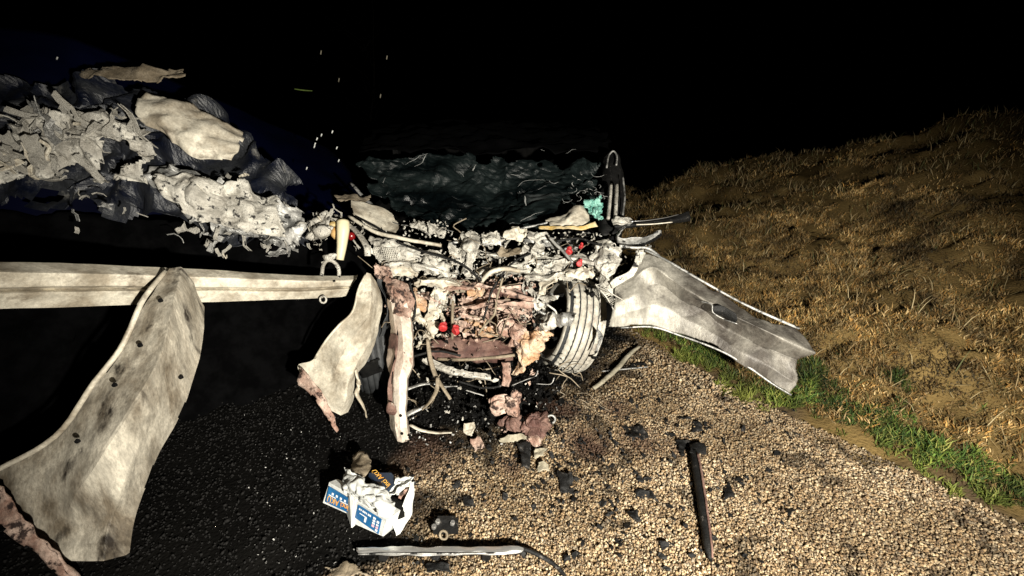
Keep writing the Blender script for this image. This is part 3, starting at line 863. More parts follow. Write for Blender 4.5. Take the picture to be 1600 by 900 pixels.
# upper crushed parts that can be told apart
sheet('bulkhead_bracket', [[(722, 362, 2.42), (735, 360, 2.4), (748, 368, 2.42)], [(720, 384, 2.34), (734, 378, 2.28), (750, 380, 2.32)], [(724, 404, 2.28), (733, 406, 2.22), (744, 402, 2.27)], [(726, 430, 2.24), (730, 434, 2.20), (736, 430, 2.24)]], 'ash', car, (46, 30), .024, 14, 90, .004, .08, .05, smooth=False)
for i, spec in enumerate((
    ([[(640, 350, 2.55), (666, 346, 2.55)], [(648, 360, 2.5), (672, 368, 2.5)]], 'ash'),
    ([[(668, 348, 2.5), (694, 356, 2.5)], [(668, 366, 2.45), (692, 372, 2.45)]], 'ash'),
    ([[(752, 366, 2.42), (790, 362, 2.44)], [(756, 384, 2.36), (786, 378, 2.38)]], 'ash'),
    ([[(788, 362, 2.4), (824, 358, 2.42)], [(790, 380, 2.34), (818, 378, 2.36)]], 'cream'),
    ([[(822, 360, 2.42), (862, 366, 2.42)], [(826, 374, 2.36), (846, 386, 2.36)]], 'ash'),
    ([[(820, 382, 2.36), (836, 380, 2.36)], [(820, 410, 2.28), (832, 412, 2.28)]], 'ash'),
    ([[(834, 378, 2.36), (850, 382, 2.36)], [(836, 408, 2.26), (850, 402, 2.28)]], 'ash'),
    ([[(784, 392, 2.30), (814, 388, 2.32)], [(786, 402, 2.26), (810, 400, 2.27)]], 'tan'),
    ([[(796, 410, 2.28), (832, 408, 2.3)], [(794, 420, 2.24), (830, 422, 2.26)]], 'ash'),
    ([[(756, 416, 2.28), (800, 420, 2.28)], [(752, 436, 2.22), (790, 426, 2.24)]], 'cream'),
    ([[(610, 412, 2.28), (650, 408, 2.28)], [(616, 432, 2.22), (650, 436, 2.22)]], 'cream'),
    ([[(586, 414, 2.26), (606, 412, 2.26)], [(590, 434, 2.2), (610, 442, 2.2)]], 'rust'),
    ([[(655, 400, 2.30), (700, 404, 2.30)], [(660, 424, 2.24), (705, 432, 2.24)]], 'ash'),
    ([[(700, 384, 2.32), (722, 390, 2.32)], [(704, 410, 2.26), (722, 414, 2.26)]], 'ash'),
    ([[(680, 444, 2.24), (706, 428, 2.26)], [(664, 512, 2.10), (682, 506, 2.12)]], 'cream'),
    ([[(700, 436, 2.26), (712, 432, 2.26)], [(694, 468, 2.18), (704, 462, 2.18)]], 'tan'),
    ([[(668, 500, 2.12), (694, 488, 2.14)], [(660, 534, 2.06), (672, 538, 2.06)]], 'cream'),
    ([[(646, 452, 2.2), (664, 470, 2.18)], [(640, 470, 2.16), (662, 490, 2.14)]], 'orange'),
    ([[(640, 484, 2.12), (672, 498, 2.1)], [(640, 490, 2.10), (668, 508, 2.08)]], 'cream'),
    ([[(834, 410, 2.28), (880, 402, 2.3)], [(840, 436, 2.2), (884, 430, 2.2)]], 'ash'),
    ([[(846, 436, 2.22), (872, 424, 2.22)], [(846, 470, 2.12), (858, 450, 2.12)]], 'cream'),
    ([[(832, 458, 2.16), (874, 462, 2.12)], [(838, 488, 2.08), (850, 478, 2.08)]], 'ash'),
    ([[(866, 492, 2.04), (900, 492, 2.0)], [(866, 512, 2.0), (896, 508, 1.97)]], 'grey'),
    ([[(846, 494, 2.08), (868, 490, 2.06)], [(846, 514, 2.02), (866, 514, 2.01)]], 'ash'),
    ([[(880, 420, 2.2), (930, 418, 2.22)], [(884, 436, 2.14), (920, 440, 2.16)]], 'cream'))):
    a, bq = spec[0]
    mid = [((a[0][0] + bq[0][0]) / 2 - 3, (a[0][1] + bq[0][1]) / 2, (a[0][2] + bq[0][2]) / 2 - .03), ((a[1][0] + bq[1][0]) / 2 + 3, (a[1][1] + bq[1][1]) / 2, (a[1][2] + bq[1][2]) / 2 - .03)]
    sheet('torn_bracket', [a, mid, bq], spec[1], car, (30, 30), .035, 11, 200 + i * 7, .004, .16, .0, smooth=False)

for i, (x0, y0, x1, y1, h0, m) in enumerate(((596, 404, 730, 424, 15, 'ash'), (700, 372, 800, 376, 13, 'grey'), (742, 396, 872, 390, 12, 'ash'), (716, 420, 846, 412, 14, 'ash'), (640, 430, 760, 442, 13, 'cream'), (806, 372, 905, 380, 14, 'grey'), (850, 404, 960, 398, 18, 'ash'), (812, 432, 900, 424, 14, 'ash'), (690, 446, 826, 440, 9, 'rust'), (700, 474, 836, 470, 8, 'rust'), (616, 444, 690, 470, 12, 'rust'))):
    y_ = [y0 + (y1 - y0) * t + random.uniform(-5, 5) for t in (0, .25, .5, .75, 1)]
    yy = [yf0 + random.uniform(-.05, .03) for yf0 in [float(np.interp(y0 + h0 / 2, [340, 360, 400, 440, 500], [2.56, 2.44, 2.28, 2.18, 2.10]))] * 5]
    xx = [x0 + (x1 - x0) * t for t in (0, .25, .5, .75, 1)]
    sheet('torn_panel', [[(xx[k], y_[k], yy[k] + .05) for k in range(5)], [(xx[k], y_[k] + h0 * .45, yy[k] - .02) for k in range(5)], [(xx[k] + 3, y_[k] + h0 * .55, yy[k] - .015) for k in range(5)], [(xx[k], y_[k] + h0 * random.uniform(.8, 1.3), yy[k] + .04) for k in range(5)]], m, car, (22, 70), .022, 9, 600 + 13 * i, .003, .30, .10, straight='u', smooth=False)
# right side: A-pillar, chrome edges, screen tatters, teal crumbs, yellow trim
pil = sheet('door_pillar', [[(944, 244, 3.3), (955, 236, 3.28), (966, 240, 3.3), (972, 262, 3.3)], [(940, 290, 2.95), (950, 288, 2.9), (964, 290, 2.9), (976, 300, 2.95)], [(936, 330, 2.7), (946, 332, 2.64), (960, 336, 2.62), (975, 340, 2.66)], [(934, 362, 2.52), (942, 368, 2.46), (956, 366, 2.46), (970, 362, 2.5)]], 'black', car, (40, 30), .015, 8, 33, .005)
for i, (pp, r) in enumerate((([(955, 288, 2.80), (953, 315, 2.64), (950, 342, 2.50)], .010), ([(964, 288, 2.80), (963, 314, 2.64), (961, 344, 2.49)], .011), ([(973, 276, 2.92), (976, 305, 2.74), (973, 338, 2.56)], .006), ([(948, 262, 3.0), (951, 244, 3.16), (958, 236, 3.2), (964, 244, 3.16), (963, 258, 3.05)], .006))):
    tube_obj('chrome_edge', [W(*p) for p in pp], r, 'ash' if i < 2 else 'grey', pil, sides=8, n=16, wob=.006)  # pale ash coating: the chrome's bright reflection put into the colour
sheet('glass_crumbs', [[(914, 312, 2.66), (940, 306, 2.66)], [(916, 328, 2.6), (940, 326, 2.6)], [(934, 344, 2.54), (940, 342, 2.54)]], 'teal', car, (26, 22), .03, 22, 66, .006, .1)
b = MB()
for i in range(26):
    c0 = np.array((random.uniform(884, 962), random.gauss(296, 14)))
    c0[1] = min(max(c0[1], 270), 326)
    yy = float(np.interp(c0[1], [270, 326], [2.95, 2.66]))
    a0, rr = random.uniform(0, 6.28), random.uniform(4, 11)
    pp = [W(c0[0] + rr * math.cos(a0 + k * .7), c0[1] + rr * .6 * math.sin(a0 + k * .7), yy + random.uniform(-.05, .05)) for k in range(random.randint(3, 6))]
    b.tube(pp, [.001, random.uniform(.0018, .004), .001], 6, 12, .03, i, .4)
o = b.build('shredded_laminate', 'scratch', car, True)
o['kind'] = 'stuff'
sheet('dash_trim', [[(852, 342, 2.6), (880, 336, 2.6), (905, 318, 2.64), (916, 330, 2.62)], [(856, 350, 2.52), (880, 346, 2.51), (905, 340, 2.53), (922, 342, 2.54)], [(862, 356, 2.48), (885, 356, 2.47), (905, 354, 2.47), (926, 350, 2.48)]], 'cream', car, (20, 34), .016, 10, 91, .004, .04)
sheet('yellow_trim', [[(842, 354, 2.5), (880, 353, 2.45), (905, 354, 2.44), (930, 346, 2.46)], [(844, 359, 2.48), (880, 357.5, 2.43), (905, 359, 2.42), (934, 354, 2.44)]], 'yellow', car, (10, 34), .01, 14, 92, .004)

# black sill bar pointing right with its silver strip
bar = sheet('door_frame_bar', [[(958, 350, 2.46), (1000, 346, 2.5), (1040, 341, 2.55), (1076, 331, 2.62)], [(960, 354, 2.40), (1000, 350, 2.44), (1040, 345, 2.5), (1079, 339, 2.58)], [(962, 357, 2.42), (1000, 353, 2.45), (1040, 349, 2.51), (1078, 345, 2.60)]], 'black', car, (14, 40), .006, 7, 7, .012)
tube_obj('bright_strip', [W(*p) for p in ((985, 346, 2.42), (1010, 344.5, 2.43), (1040, 340, 2.47), (1060, 335, 2.52))], .004, 'chrome', bar, sides=7, flat=.5)
tube_obj('bright_strip', [W(*p) for p in ((994, 351, 2.40), (1020, 350, 2.42), (1050, 347, 2.46))], .007, 'cream', bar, sides=7, flat=.5)
sheet('hinge_plate', [[(956, 342, 2.48), (972, 340, 2.46), (990, 342, 2.48)], [(958, 350, 2.42), (970, 352, 2.40), (984, 350, 2.42)]], 'ash', car, (14, 20), .02, 16, 8, .005, .05)
sheet('curled_bracket', [[(990, 344, 2.44), (984, 346, 2.44)], [(978, 356, 2.38), (968, 360, 2.40)], [(968, 370, 2.32), (962, 378, 2.34)], [(984, 372, 2.28), (982, 386, 2.30)], [(1010, 370, 2.30), (1010, 380, 2.32)], [(1032, 358, 2.36), (1034, 366, 2.38)]], 'grey', car, (60, 14), .012, 14, 10, .006)
b = MB()
for i in range(14):
    t = i / 13
    px, py, yy = 990 + 42 * t, 385 - 4 * t - 14 * t * t, 2.27 + .08 * t
    b.box(W(px, py, yy), (.010, .012, .016), (0, random.uniform(-.6, .6), 0))
b.build('bracket_teeth', 'soot', car)['kind'] = 'stuff'
tube_obj('upper_bar', [W(*p) for p in ((968, 384, 2.24), (990, 387, 2.22), (1012, 388, 2.22), (1030, 400, 2.22))], .008, 'grey', car, sides=8)
sheet('crushed_inner_wing', [[(930, 376, 2.36), (950, 374, 2.32), (970, 388, 2.3)], [(926, 404, 2.26), (946, 400, 2.2), (968, 410, 2.2)], [(934, 432, 2.18), (950, 430, 2.12), (960, 440, 2.14)], [(934, 456, 2.14), (945, 464, 2.08), (955, 462, 2.1)]], 'ash', car, (56, 46), .035, 11, 95, .003, .08, .08, smooth=False)
sheet('perforated_strap', [[(994, 392, 2.19), (1006, 390, 2.18)], [(992, 406, 2.15), (1004, 406, 2.14)], [(982, 424, 2.11), (994, 428, 2.10)], [(962, 434, 2.09), (968, 444, 2.08)], [(952, 442, 2.08), (958, 452, 2.07)]], 'ash', car, (40, 10), .006, 14, 96, .004)
sheet('perforated_strap', [[(998, 392, 2.17), (1008, 394, 2.17)], [(1000, 408, 2.13), (1010, 410, 2.13)], [(1004, 424, 2.10), (1012, 422, 2.10)]], 'ash', car, (24, 8), .006, 14, 97, .004)

# right front wing, bent outwards
rf = sheet('front_wing', [
    [(955, 440, 2.12), (985, 424, 2.13), (1006, 392, 2.2), (1040, 407, 2.13), (1090, 436, 2.02), (1138, 463, 1.93), (1175, 482, 1.86), (1215, 500, 1.80), (1250, 515, 1.80)],
    [(946, 458, 2.07), (985, 440, 2.07), (1016, 420, 2.06), (1050, 440, 1.98), (1095, 464, 1.89), (1138, 486, 1.81), (1175, 506, 1.74), (1220, 530, 1.68), (1276, 552, 1.65)],
    [(940, 480, 2.03), (985, 464, 2.00), (1024, 444, 2.06), (1064, 466, 2.01), (1104, 490, 1.93), (1138, 512, 1.85), (1176, 532, 1.78), (1206, 548, 1.73), (1268, 574, 1.67)],
    [(936, 502, 2.01), (985, 488, 1.97), (1026, 478, 1.98), (1064, 496, 1.94), (1104, 516, 1.87), (1138, 534, 1.80), (1176, 556, 1.73), (1216, 582, 1.66), (1252, 604, 1.62)],
    [(933, 520, 2.01), (970, 511, 1.97), (1020, 510, 1.95), (1062, 523, 1.91), (1104, 538, 1.84), (1138, 553, 1.78), (1172, 574, 1.72), (1206, 598, 1.66), (1238, 618, 1.62)]],
    'fender', car, (81, 200), .020, 3.8, 120, .003, .10, straight='u')
tube_obj('wing_flange', [W(*p) for p in ((1008, 391, 2.18), (1040, 406, 2.11), (1090, 435, 2.00), (1138, 462, 1.91), (1175, 481, 1.84), (1215, 499, 1.78), (1248, 513, 1.785))], .006, 'grey', rf, sides=8)
tube_obj('wing_flange', [W(*p) for p in ((970, 512, 1.96), (1020, 511, 1.94), (1062, 524, 1.90), (1104, 539, 1.83), (1138, 554, 1.77), (1172, 575, 1.71), (1206, 599, 1.65), (1236, 617, 1.615))], .005, 'grey', rf, sides=8)
sheet('lamp_recess', [[(1112, 478, 1.82), (1128, 478, 1.81), (1150, 490, 1.77)], [(1114, 486, 1.81), (1130, 488, 1.80), (1152, 500, 1.765)], [(1118, 490, 1.82), (1132, 496, 1.805), (1148, 504, 1.775)]], 'black', rf, (10, 20), .002, 8, 3, .004)
tube_obj('recess_rim', [W(*p) for p in ((1096, 471, 1.86), (1112, 476, 1.82), (1114, 488, 1.80), (1130, 498, 1.79), (1152, 506, 1.75))], .0028, 'grey', rf, sides=6)
b = MB()
for i in range(16):                      # torn mesh strip between tyre and wing
    t = i / 15
    b.tube([W(930 + 24 * t, 446 + 32 * t, 2.02), W(944 + 20 * t, 442 + 30 * t, 2.02)], .002, 5, 5, .02, i)
b.tube([W(930, 444, 2.015), W(946, 464, 2.0), (W(958, 484, 1.98))], .0035, 6, 12, .02, 4)
b.tube([W(942, 442, 2.015), W(956, 458, 2.0), (W(972, 468, 1.98))], .003, 6, 12, .02, 9)
b.build('wire_mesh', 'ash', car, True)

# ash-dusted front tyre, turned towards the viewer
def rotm(rx, ry, rz):
    return (Matrix.Rotation(rz, 3, 'Z') @ Matrix.Rotation(ry, 3, 'Y') @ Matrix.Rotation(rx, 3, 'X')).to_euler()
ty = wheel('front_tyre', (0.352, 2.34, .315), rotm(0, math.radians(17), math.radians(6)), .295, .225, 'tyre', 4, car, 144)
b = MB()
b.lathe([(.02, .06), (.10, .075), (.165, .09), (.178, .10), (.178, -.09), (.16, -.08), (.03, -.05)], (0.352, 2.34, .315), rotm(0, math.radians(17), math.radians(6)), 32)
b.build('wheel_rim', 'soot', ty, True)
sheet('splash_flap', [[(932, 512, 2.02), (940, 520, 2.0)], [(934, 532, 1.98), (941, 530, 1.97)], [(928, 554, 1.94), (933, 550, 1.94)]], 'grey', car, (14, 8), .01, 12, 3, .003)

# red caps
for i, (px, py, yy) in enumerate(((692, 512, 2.02), (712, 517, 2.0), (889, 393, 2.22), (908, 385, 2.3), (905, 412, 2.2))):
    s = (1, 1, .8, .5, .7)[i]
    b = MB()
    c0 = W(px, py, yy)
    b.lathe([(.002, -.012), (.018 * s, -.012), (.024 * s, -.006), (.024 * s, .006), (.016 * s, .012), (.010 * s, .004), (.002, .004)], c0, (random.uniform(-.5, .5), random.uniform(-.5, .5), 1.2 + random.uniform(-.5, .5)), 12)
    b.lump(c0 + np.array((.004, .01, .012)), (.016 * s, .014 * s, .016 * s), i, 40, .5, 7)
    b.build('red_cap', 'red', car)

# ------------------------------------------------------------------ loose torn metal that fills the crushed front
def shard_mesh(m, seed, n=9, bend=1.0):
    r = np.random.default_rng(seed)
    u, v = np.meshgrid(np.linspace(-1, 1, n), np.linspace(-1, 1, n), indexing='ij')
    asp = r.uniform(.35, 1)
    a = np.stack([u, v * asp, 0 * u], -1).reshape(-1, 3)
    ang = np.arctan2(a[:, 1], a[:, 0])
    a[:, :2] *= (1 + .3 * np.sin(ang * r.integers(2, 6) + r.uniform(0, 6)) + r.uniform(-.1, .1, len(a)))[:, None]
    k = r.uniform(-1.4, 1.4) * bend
    a[:, 2] += k * .5 * a[:, 0] ** 2 + r.uniform(-.9, .9) * a[:, 0] * a[:, 1]
    f = r.uniform(-.5, .5)
    a[:, 2] += np.abs(a[:, 0] - f) * r.uniform(-.8, .8) + np.abs(a[:, 1] - f * .4) * r.uniform(-.9, .9)
    a[:, 2] += crumple(a + seed * 3.1, 1.7, seed) * .4
    a += np.stack([fbm(a + seed, 1.6, seed + q_, 2) for q_ in range(3)], 1) * .35
    g = np.arange(n * n).reshape(n, n)
    qd = np.stack([g[:-1, :-1], g[1:, :-1], g[1:, 1:], g[:-1, 1:]], -1).reshape(-1, 4)
    me = mesh('torn_metal', a, qd, False)
    me.materials.append(M[m])
    return me
def strip_mesh(m, seed):
    r = np.random.default_rng(seed)
    k = r.integers(3, 6)
    d, p, P = np.array((1.0, 0, 0)), np.zeros(3), [np.zeros(3)]
    for _ in range(k):
        p = p + d * r.uniform(.35, .9)
        P.append(p)
        d = np.array(Euler((r.uniform(-.4, .4), r.uniform(-1.1, 1.1), r.uniform(-.5, .5))).to_matrix()) @ d
    P = np.array(P) - np.mean(P, 0)
    w = r.uniform(.18, .42)
    lip = r.uniform(-.25, .25)
    V, Fc = [], []
    for i, q_ in enumerate(P):
        ww = w * r.uniform(.75, 1.15)
        for y_, z_ in ((-ww - .02, lip), (-ww, 0), (0, r.uniform(-.03, .03)), (ww, 0), (ww + .02, -lip * r.uniform(0, 1.2))):
            V.append(q_ + np.array((r.uniform(-.04, .04), y_, z_)))
    for i in range(len(P) - 1):
        for j in range(4):
            if r.random() < .08:
                continue
            a_ = i * 5 + j
            Fc.append((a_, a_ + 5, a_ + 6, a_ + 1))
    me = mesh('torn_metal', V, Fc, False)
    me.materials.append(M[m])
    return me
def pipe_mesh(m, seed):
    r = np.random.default_rng(seed)
    b_ = MB()
    b_.tube([(-.9, 0, 0), (-.3, r.uniform(-.3, .3), r.uniform(-.3, .3)), (.3, r.uniform(-.4, .4), r.uniform(-.4, .4)), (.9, r.uniform(-.5, .5), r.uniform(-.5, .5))], [.13, .12, .15, .12], 8, 14)
    me = mesh('torn_metal', b_.V, b_.F, False)
    me.materials.append(M[m])
    return me
LIB = {m: [shard_mesh(m, s0 + i) for i in range(k)] for m, s0, k in (('ash', 100, 14), ('cream', 300, 8), ('rust', 500, 9), ('grey', 700, 8), ('soot', 900, 6), ('orange', 1100, 5), ('black', 1300, 5))}
for m_, s0, k_ in (('ash', 2100, 22), ('cream', 2300, 10), ('rust', 2500, 14), ('grey', 2700, 12), ('soot', 2900, 5), ('orange', 3100, 5), ('black', 3300, 6)):
    LIB[m_] = LIB[m_][:max(3, len(LIB[m_]) // 2)] + [strip_mesh(m_, s0 + i) for i in range(k_)] + [pipe_mesh(m_, s0 + 90 + i) for i in range(max(1, k_ // 5))]

def shards(parent, region, count, size, mix, yfun, rnd):
    x0, y0, x1, y1 = region
    for _ in range(count):
        px, py = rnd.uniform(x0, x1), rnd.uniform(y0, y1)
        m = rnd.choices(list(mix), list(mix.values()))[0]
        me = rnd.choice(LIB[m])
        o = bpy.data.objects.new('torn_metal', me)
        COL.objects.link(o)
        o.parent = parent
        w = Vector(W(px, py, yfun(px, py) + rnd.uniform(-.05, .07)))
        o.location = w - world_loc(parent)
        s = rnd.uniform(*size)
        o.scale = (s, s * rnd.uniform(.4, 1), s * rnd.uniform(.5, 1))
        o.rotation_euler = (rnd.uniform(0, 6.28), rnd.uniform(0, 6.28), rnd.uniform(0, 6.28))
        solid(o, .05)
yf = lambda px, py: float(np.interp(py, [340, 360, 400, 440, 500, 540, 600, 690], [2.62, 2.5, 2.34, 2.24, 2.16, 2.12, 1.98, 1.72]))
R = random.Random(5)
for reg, cnt, sz, mx in (
        ((634, 346, 700, 366), 6, (.010, .022), {'ash': 1}),
        ((704, 364, 860, 432), 46, (.015, .045), {'ash': 4, 'cream': 1, 'grey': 2}),
        ((600, 404, 720, 446), 24, (.015, .036), {'ash': 3, 'cream': 2, 'grey': 1}),
        ((690, 432, 840, 535), 44, (.015, .04), {'rust': 5, 'orange': 1, 'ash': 1, 'soot': 1}),
        ((636, 440, 700, 545), 22, (.012, .035), {'cream': 3, 'ash': 1, 'grey': 1, 'rust': 1}),
        ((816, 408, 852, 500), 20, (.015, .038), {'ash': 4, 'cream': 1, 'grey': 1}),
        ((870, 362, 940, 420), 20, (.015, .035), {'grey': 3, 'ash': 2, 'black': 2}),
        ((925, 372, 1010, 430), 16, (.02, .045), {'ash': 3, 'grey': 2}),
        ((640, 570, 860, 690), 40, (.010, .032), {'soot': 4, 'black': 3, 'grey': 1}),
        ((985, 372, 1030, 395), 6, (.012, .022), {'grey': 2, 'ash': 1})):
    shards(car, reg, cnt, sz, mx, yf, R)

# finer scraps and wires, joined
def scraps(name, m, regs, parent, seed, size):
    r = np.random.default_rng(seed)
    V, Fc = [], []
    base = np.array([(-1, -1, 0), (0, -1.1, .5), (1, -.8, 0), (-1.1, 0, .3), (0, 0, -.5), (1.1, .1, .4), (-.8, 1, 0), (.1, 1.1, .4), (1, .9, -.2)])
    fb = [(0, 1, 4, 3), (1, 2, 5, 4), (3, 4, 7, 6), (4, 5, 8, 7)]
    b_ = MB()
    for (x0, y0, x1, y1), cnt in regs:
        for i in range(cnt):
            px, py = r.uniform(x0, x1), r.uniform(y0, y1)
            s = r.uniform(*size)
            Rm = rot_mats(1, r)[0]
            b_.add((base * (1 + r.uniform(-.4, .4, base.shape))) * s * np.array((1, r.uniform(.3, 1), 1)) @ Rm.T + W(px, py, yf(px, py) + r.uniform(-.08, .06)), fb)
    o = b_.build(name, m, parent)
    solid(o, .002)
    o['kind'] = 'stuff'
    return o
scraps('metal_scraps', 'ash', [((600, 362, 940, 440), 420), ((630, 345, 700, 372), 30), ((812, 430, 856, 505), 60), ((640, 440, 700, 550), 90), ((925, 380, 1010, 440), 60), ((640, 560, 860, 680), 40)], car, 1, (.003, .011))
scraps('rust_scraps', 'rust', [((690, 430, 850, 545), 260), ((780, 560, 840, 690), 30), ((600, 440, 650, 500), 30)], car, 2, (.004, .013))
scraps('soot_scraps', 'soot', [((600, 370, 960, 560), 200), ((620, 560, 880, 690), 260)], car, 3, (.006, .018))
b = MB()
for i in range(60):
    px, py = R.uniform(600, 940), R.uniform(370, 640)
    a, l = R.uniform(0, 6.28), R.uniform(14, 60)
    pp = [W(px + l * k / 3 * math.cos(a + .3 * k * R.uniform(-1, 1)), py + l * k / 3 * math.sin(a + .3 * k * R.uniform(-1, 1)) * .8, yf(px, py) - R.uniform(.02, .1)) for k in range(4)]
    b.tube(pp, R.uniform(.0012, .0035), 5, 12, .02, i)
o = b.build('loose_wiring', 'tan', car, True)
o['kind'] = 'stuff'
for i, (pp, r, m) in enumerate((
        ([(786, 434, 2.1), (778, 460, 2.06), (772, 490, 2.04), (760, 505, 2.04), (748, 520, 2.04)], .006, 'tan'),
        ([(708, 470, 2.1), (707, 500, 2.06), (707, 530, 2.03)], .008, 'tan'),
        ([(860, 372, 2.3), (876, 390, 2.22), (896, 410, 2.16)], .008, 'grey'),
        ([(752, 440, 2.16), (768, 425, 2.14), (790, 420, 2.16), (812, 424, 2.18)], .012, 'cream'),
        ([(784, 452, 2.14), (806, 460, 2.12), (834, 470, 2.12)], .014, 'rust'),
        ([(846, 470, 2.04), (866, 484, 2.02), (872, 500, 2.02)], .005, 'ash'))):
    tube_obj('hose', [W(*p) for p in pp], r, m, car, sides=9, n=18, wob=.02, seed=i)

for i, (pp, r, m) in enumerate((([(640, 560, 1.98), (680, 548, 2.0), (720, 556, 1.98)], .007, 'black'), ([(600, 372, 2.36), (660, 392, 2.27), (720, 412, 2.2), (752, 440, 2.14)], .007, 'black'), ([(830, 396, 2.26), (800, 412, 2.2), (770, 452, 2.12), (756, 500, 2.05)], .006, 'black'), ([(868, 376, 2.34), (905, 372, 2.34), (940, 384, 2.26)], .007, 'black'), ([(640, 440, 2.16), (650, 480, 2.09), (640, 520, 2.04)], .006, 'black'), ([(716, 596, 1.9), (760, 606, 1.87), (790, 600, 1.88)], .006, 'black'))):
    tube_obj('rubber_hose', [W(*p) for p in pp], r, m, car, sides=8, n=20, wob=.03, seed=70 + i)

# ------------------------------------------------------------------ second vehicle at the far left
van = thing('wrecked_vehicle', 'dark blue wrecked vehicle at the far left with pale bumper beam and crushed headlamp', 'wrecked vehicle', G(300, 640))
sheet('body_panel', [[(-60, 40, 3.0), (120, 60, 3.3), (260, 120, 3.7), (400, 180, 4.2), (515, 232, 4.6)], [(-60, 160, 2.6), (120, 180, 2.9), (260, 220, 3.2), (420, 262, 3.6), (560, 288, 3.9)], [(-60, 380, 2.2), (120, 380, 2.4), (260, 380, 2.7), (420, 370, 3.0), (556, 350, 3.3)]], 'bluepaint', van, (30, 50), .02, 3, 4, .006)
b = MB()
for px, py in ((503, 210), (496, 216), (493, 224), (520, 205), (527, 230), (492, 228), (480, 262), (250, 150), (150, 110), (90, 90), (330, 190), (530, 250)):
    b.tube([W(px, py - 1, 3.0), W(px - 1.5, py + 3, 3.0)], .004, 6)
o = b.build('water_drops', 'white', van, True)  # white specks: the glint of the drops put into their colour
o['kind'] = 'stuff'
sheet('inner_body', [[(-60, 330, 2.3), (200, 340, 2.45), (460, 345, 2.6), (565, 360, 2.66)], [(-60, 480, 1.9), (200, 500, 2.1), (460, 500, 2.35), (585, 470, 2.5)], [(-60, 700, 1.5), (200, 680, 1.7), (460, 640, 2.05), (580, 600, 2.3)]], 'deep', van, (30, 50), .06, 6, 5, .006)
bb = sheet('bumper_beam', [
    [(-60, 408, 1.34), (150, 414, 1.62), (300, 421, 1.84), (465, 431, 2.10), (545, 431, 2.22), (559, 430, 2.24)],
    [(-60, 424, 1.28), (150, 428, 1.56), (300, 433, 1.78), (465, 439, 2.04), (540, 438, 2.16), (556, 436, 2.19)],
    [(-60, 448, 1.28), (150, 446, 1.56), (300, 447, 1.78), (465, 449, 2.04), (536, 446, 2.16), (550, 446, 2.18)],
    [(-60, 454, 1.31), (150, 451, 1.59), (300, 451, 1.81), (465, 453, 2.07), (534, 449, 2.19), (548, 448, 2.19)],
    [(-60, 460, 1.28), (150, 456, 1.56), (300, 455, 1.78), (465, 456, 2.04), (534, 452, 2.16), (546, 452, 2.18)],
    [(-60, 484, 1.29), (150, 478, 1.57), (300, 472, 1.79), (465, 467, 2.05), (526, 464, 2.17), (540, 462, 2.19)]], 'cream', van, (51, 90), .003, 5, 6, .006, straight='u', smooth=False)
b = MB()
for a in ((503, 438, 2.0),):
    b.tube([W(503, 430, 2.09), W(505, 414, 2.08), W(513, 407, 2.07), (W(523, 410, 2.07)), W(529, 420, 2.08), W(530, 432, 2.1)], .009, 8, 18, .01)
b.lump(W(516, 402, 2.08), (.03, .02, .018), 4, 30, .4, 9)
b.build('towing_loop', 'ash', bb)
b = MB()
b.torus(W(505, 468, 2.07), .018, .005, (0, .4, 1.4))
b.build('ring', 'ash', bb, True)
b = MB()
b.box(W(522, 439, 2.13), (.012, .008, .008))
b.build('bolt_hole', 'soot', bb)
b = MB()
b.tube([W(536, 346, 2.33), W(536, 360, 2.3), W(534, 385, 2.27), W(531, 406, 2.24)], [.034, .034, .026, .02], 14, 14)
hl = b.build('lamp_post', 'cream', van, True)
hl.data.materials[0] = mat('yellowed_lamp_plastic', (0.62, 0.55, 0.36), (0.74, 0.68, 0.5), 6, 0.5, bump=0.1)
b = MB(); b.lump(W(527, 366, 2.35), (.034, .03, .036), 3, 12, .1, 12); b.build('amber_lens', 'amber', hl, True)
b = MB(); b.lump(W(524, 350, 2.36), (.03, .03, .016), 5, 14, .2, 10); b.build('lens_bracket', 'yellow', hl, True)
b = MB(); b.lump(W(549, 369, 2.34), (.022, .02, .022), 4, 12, .1, 10); b.build('red_lens', 'redl', hl, True)
yv = lambda px, py: float(np.interp(px, [0, 465, 600], [1.75, 2.2, 2.3])) + float(np.interp(py, [160, 330, 420], [.35, .1, 0]))
R2 = random.Random(9)
shards(van, (470, 330, 545, 362), 18, (.015, .038), {'ash': 4, 'cream': 1}, yv, R2)
shards(van, (465, 358, 525, 392), 9, (.012, .024), {'ash': 3}, yv, R2)
shards(van, (548, 335, 575, 398), 8, (.012, .025), {'ash': 2, 'grey': 1}, yv, R2)
shards(van, (500, 398, 530, 420), 3, (.012, .02), {'ash': 2}, yv, R2)
shards(van, (0, 165, 220, 270), 34, (.03, .075), {'ash': 4, 'cream': 1, 'grey': 1}, yv, R2)
shards(van, (80, 250, 230, 370), 10, (.02, .045), {'ash': 4, 'grey': 1}, yv, R2)
shards(van, (270, 270, 465, 400), 40, (.02, .05), {'ash': 4, 'cream': 1, 'grey': 2}, yv, R2)
sheet('crushed_wing', [[(478, 348, 2.28), (500, 336, 2.3), (522, 342, 2.3)], [(476, 362, 2.24), (500, 356, 2.2), (520, 354, 2.24)], [(482, 376, 2.24), (496, 374, 2.22), (512, 364, 2.26)]], 'ash', van, (26, 26), .04, 14, 31, .004, .1)
sheet('crushed_wing', [[(225, 140, 2.5), (290, 160, 2.5), (380, 212, 2.5)], [(215, 178, 2.35), (280, 200, 2.3), (375, 232, 2.35)], [(250, 210, 2.3), (300, 240, 2.25), (365, 250, 2.3)]], 'cream', van, (30, 40), .03, 7, 32, .005, .04)
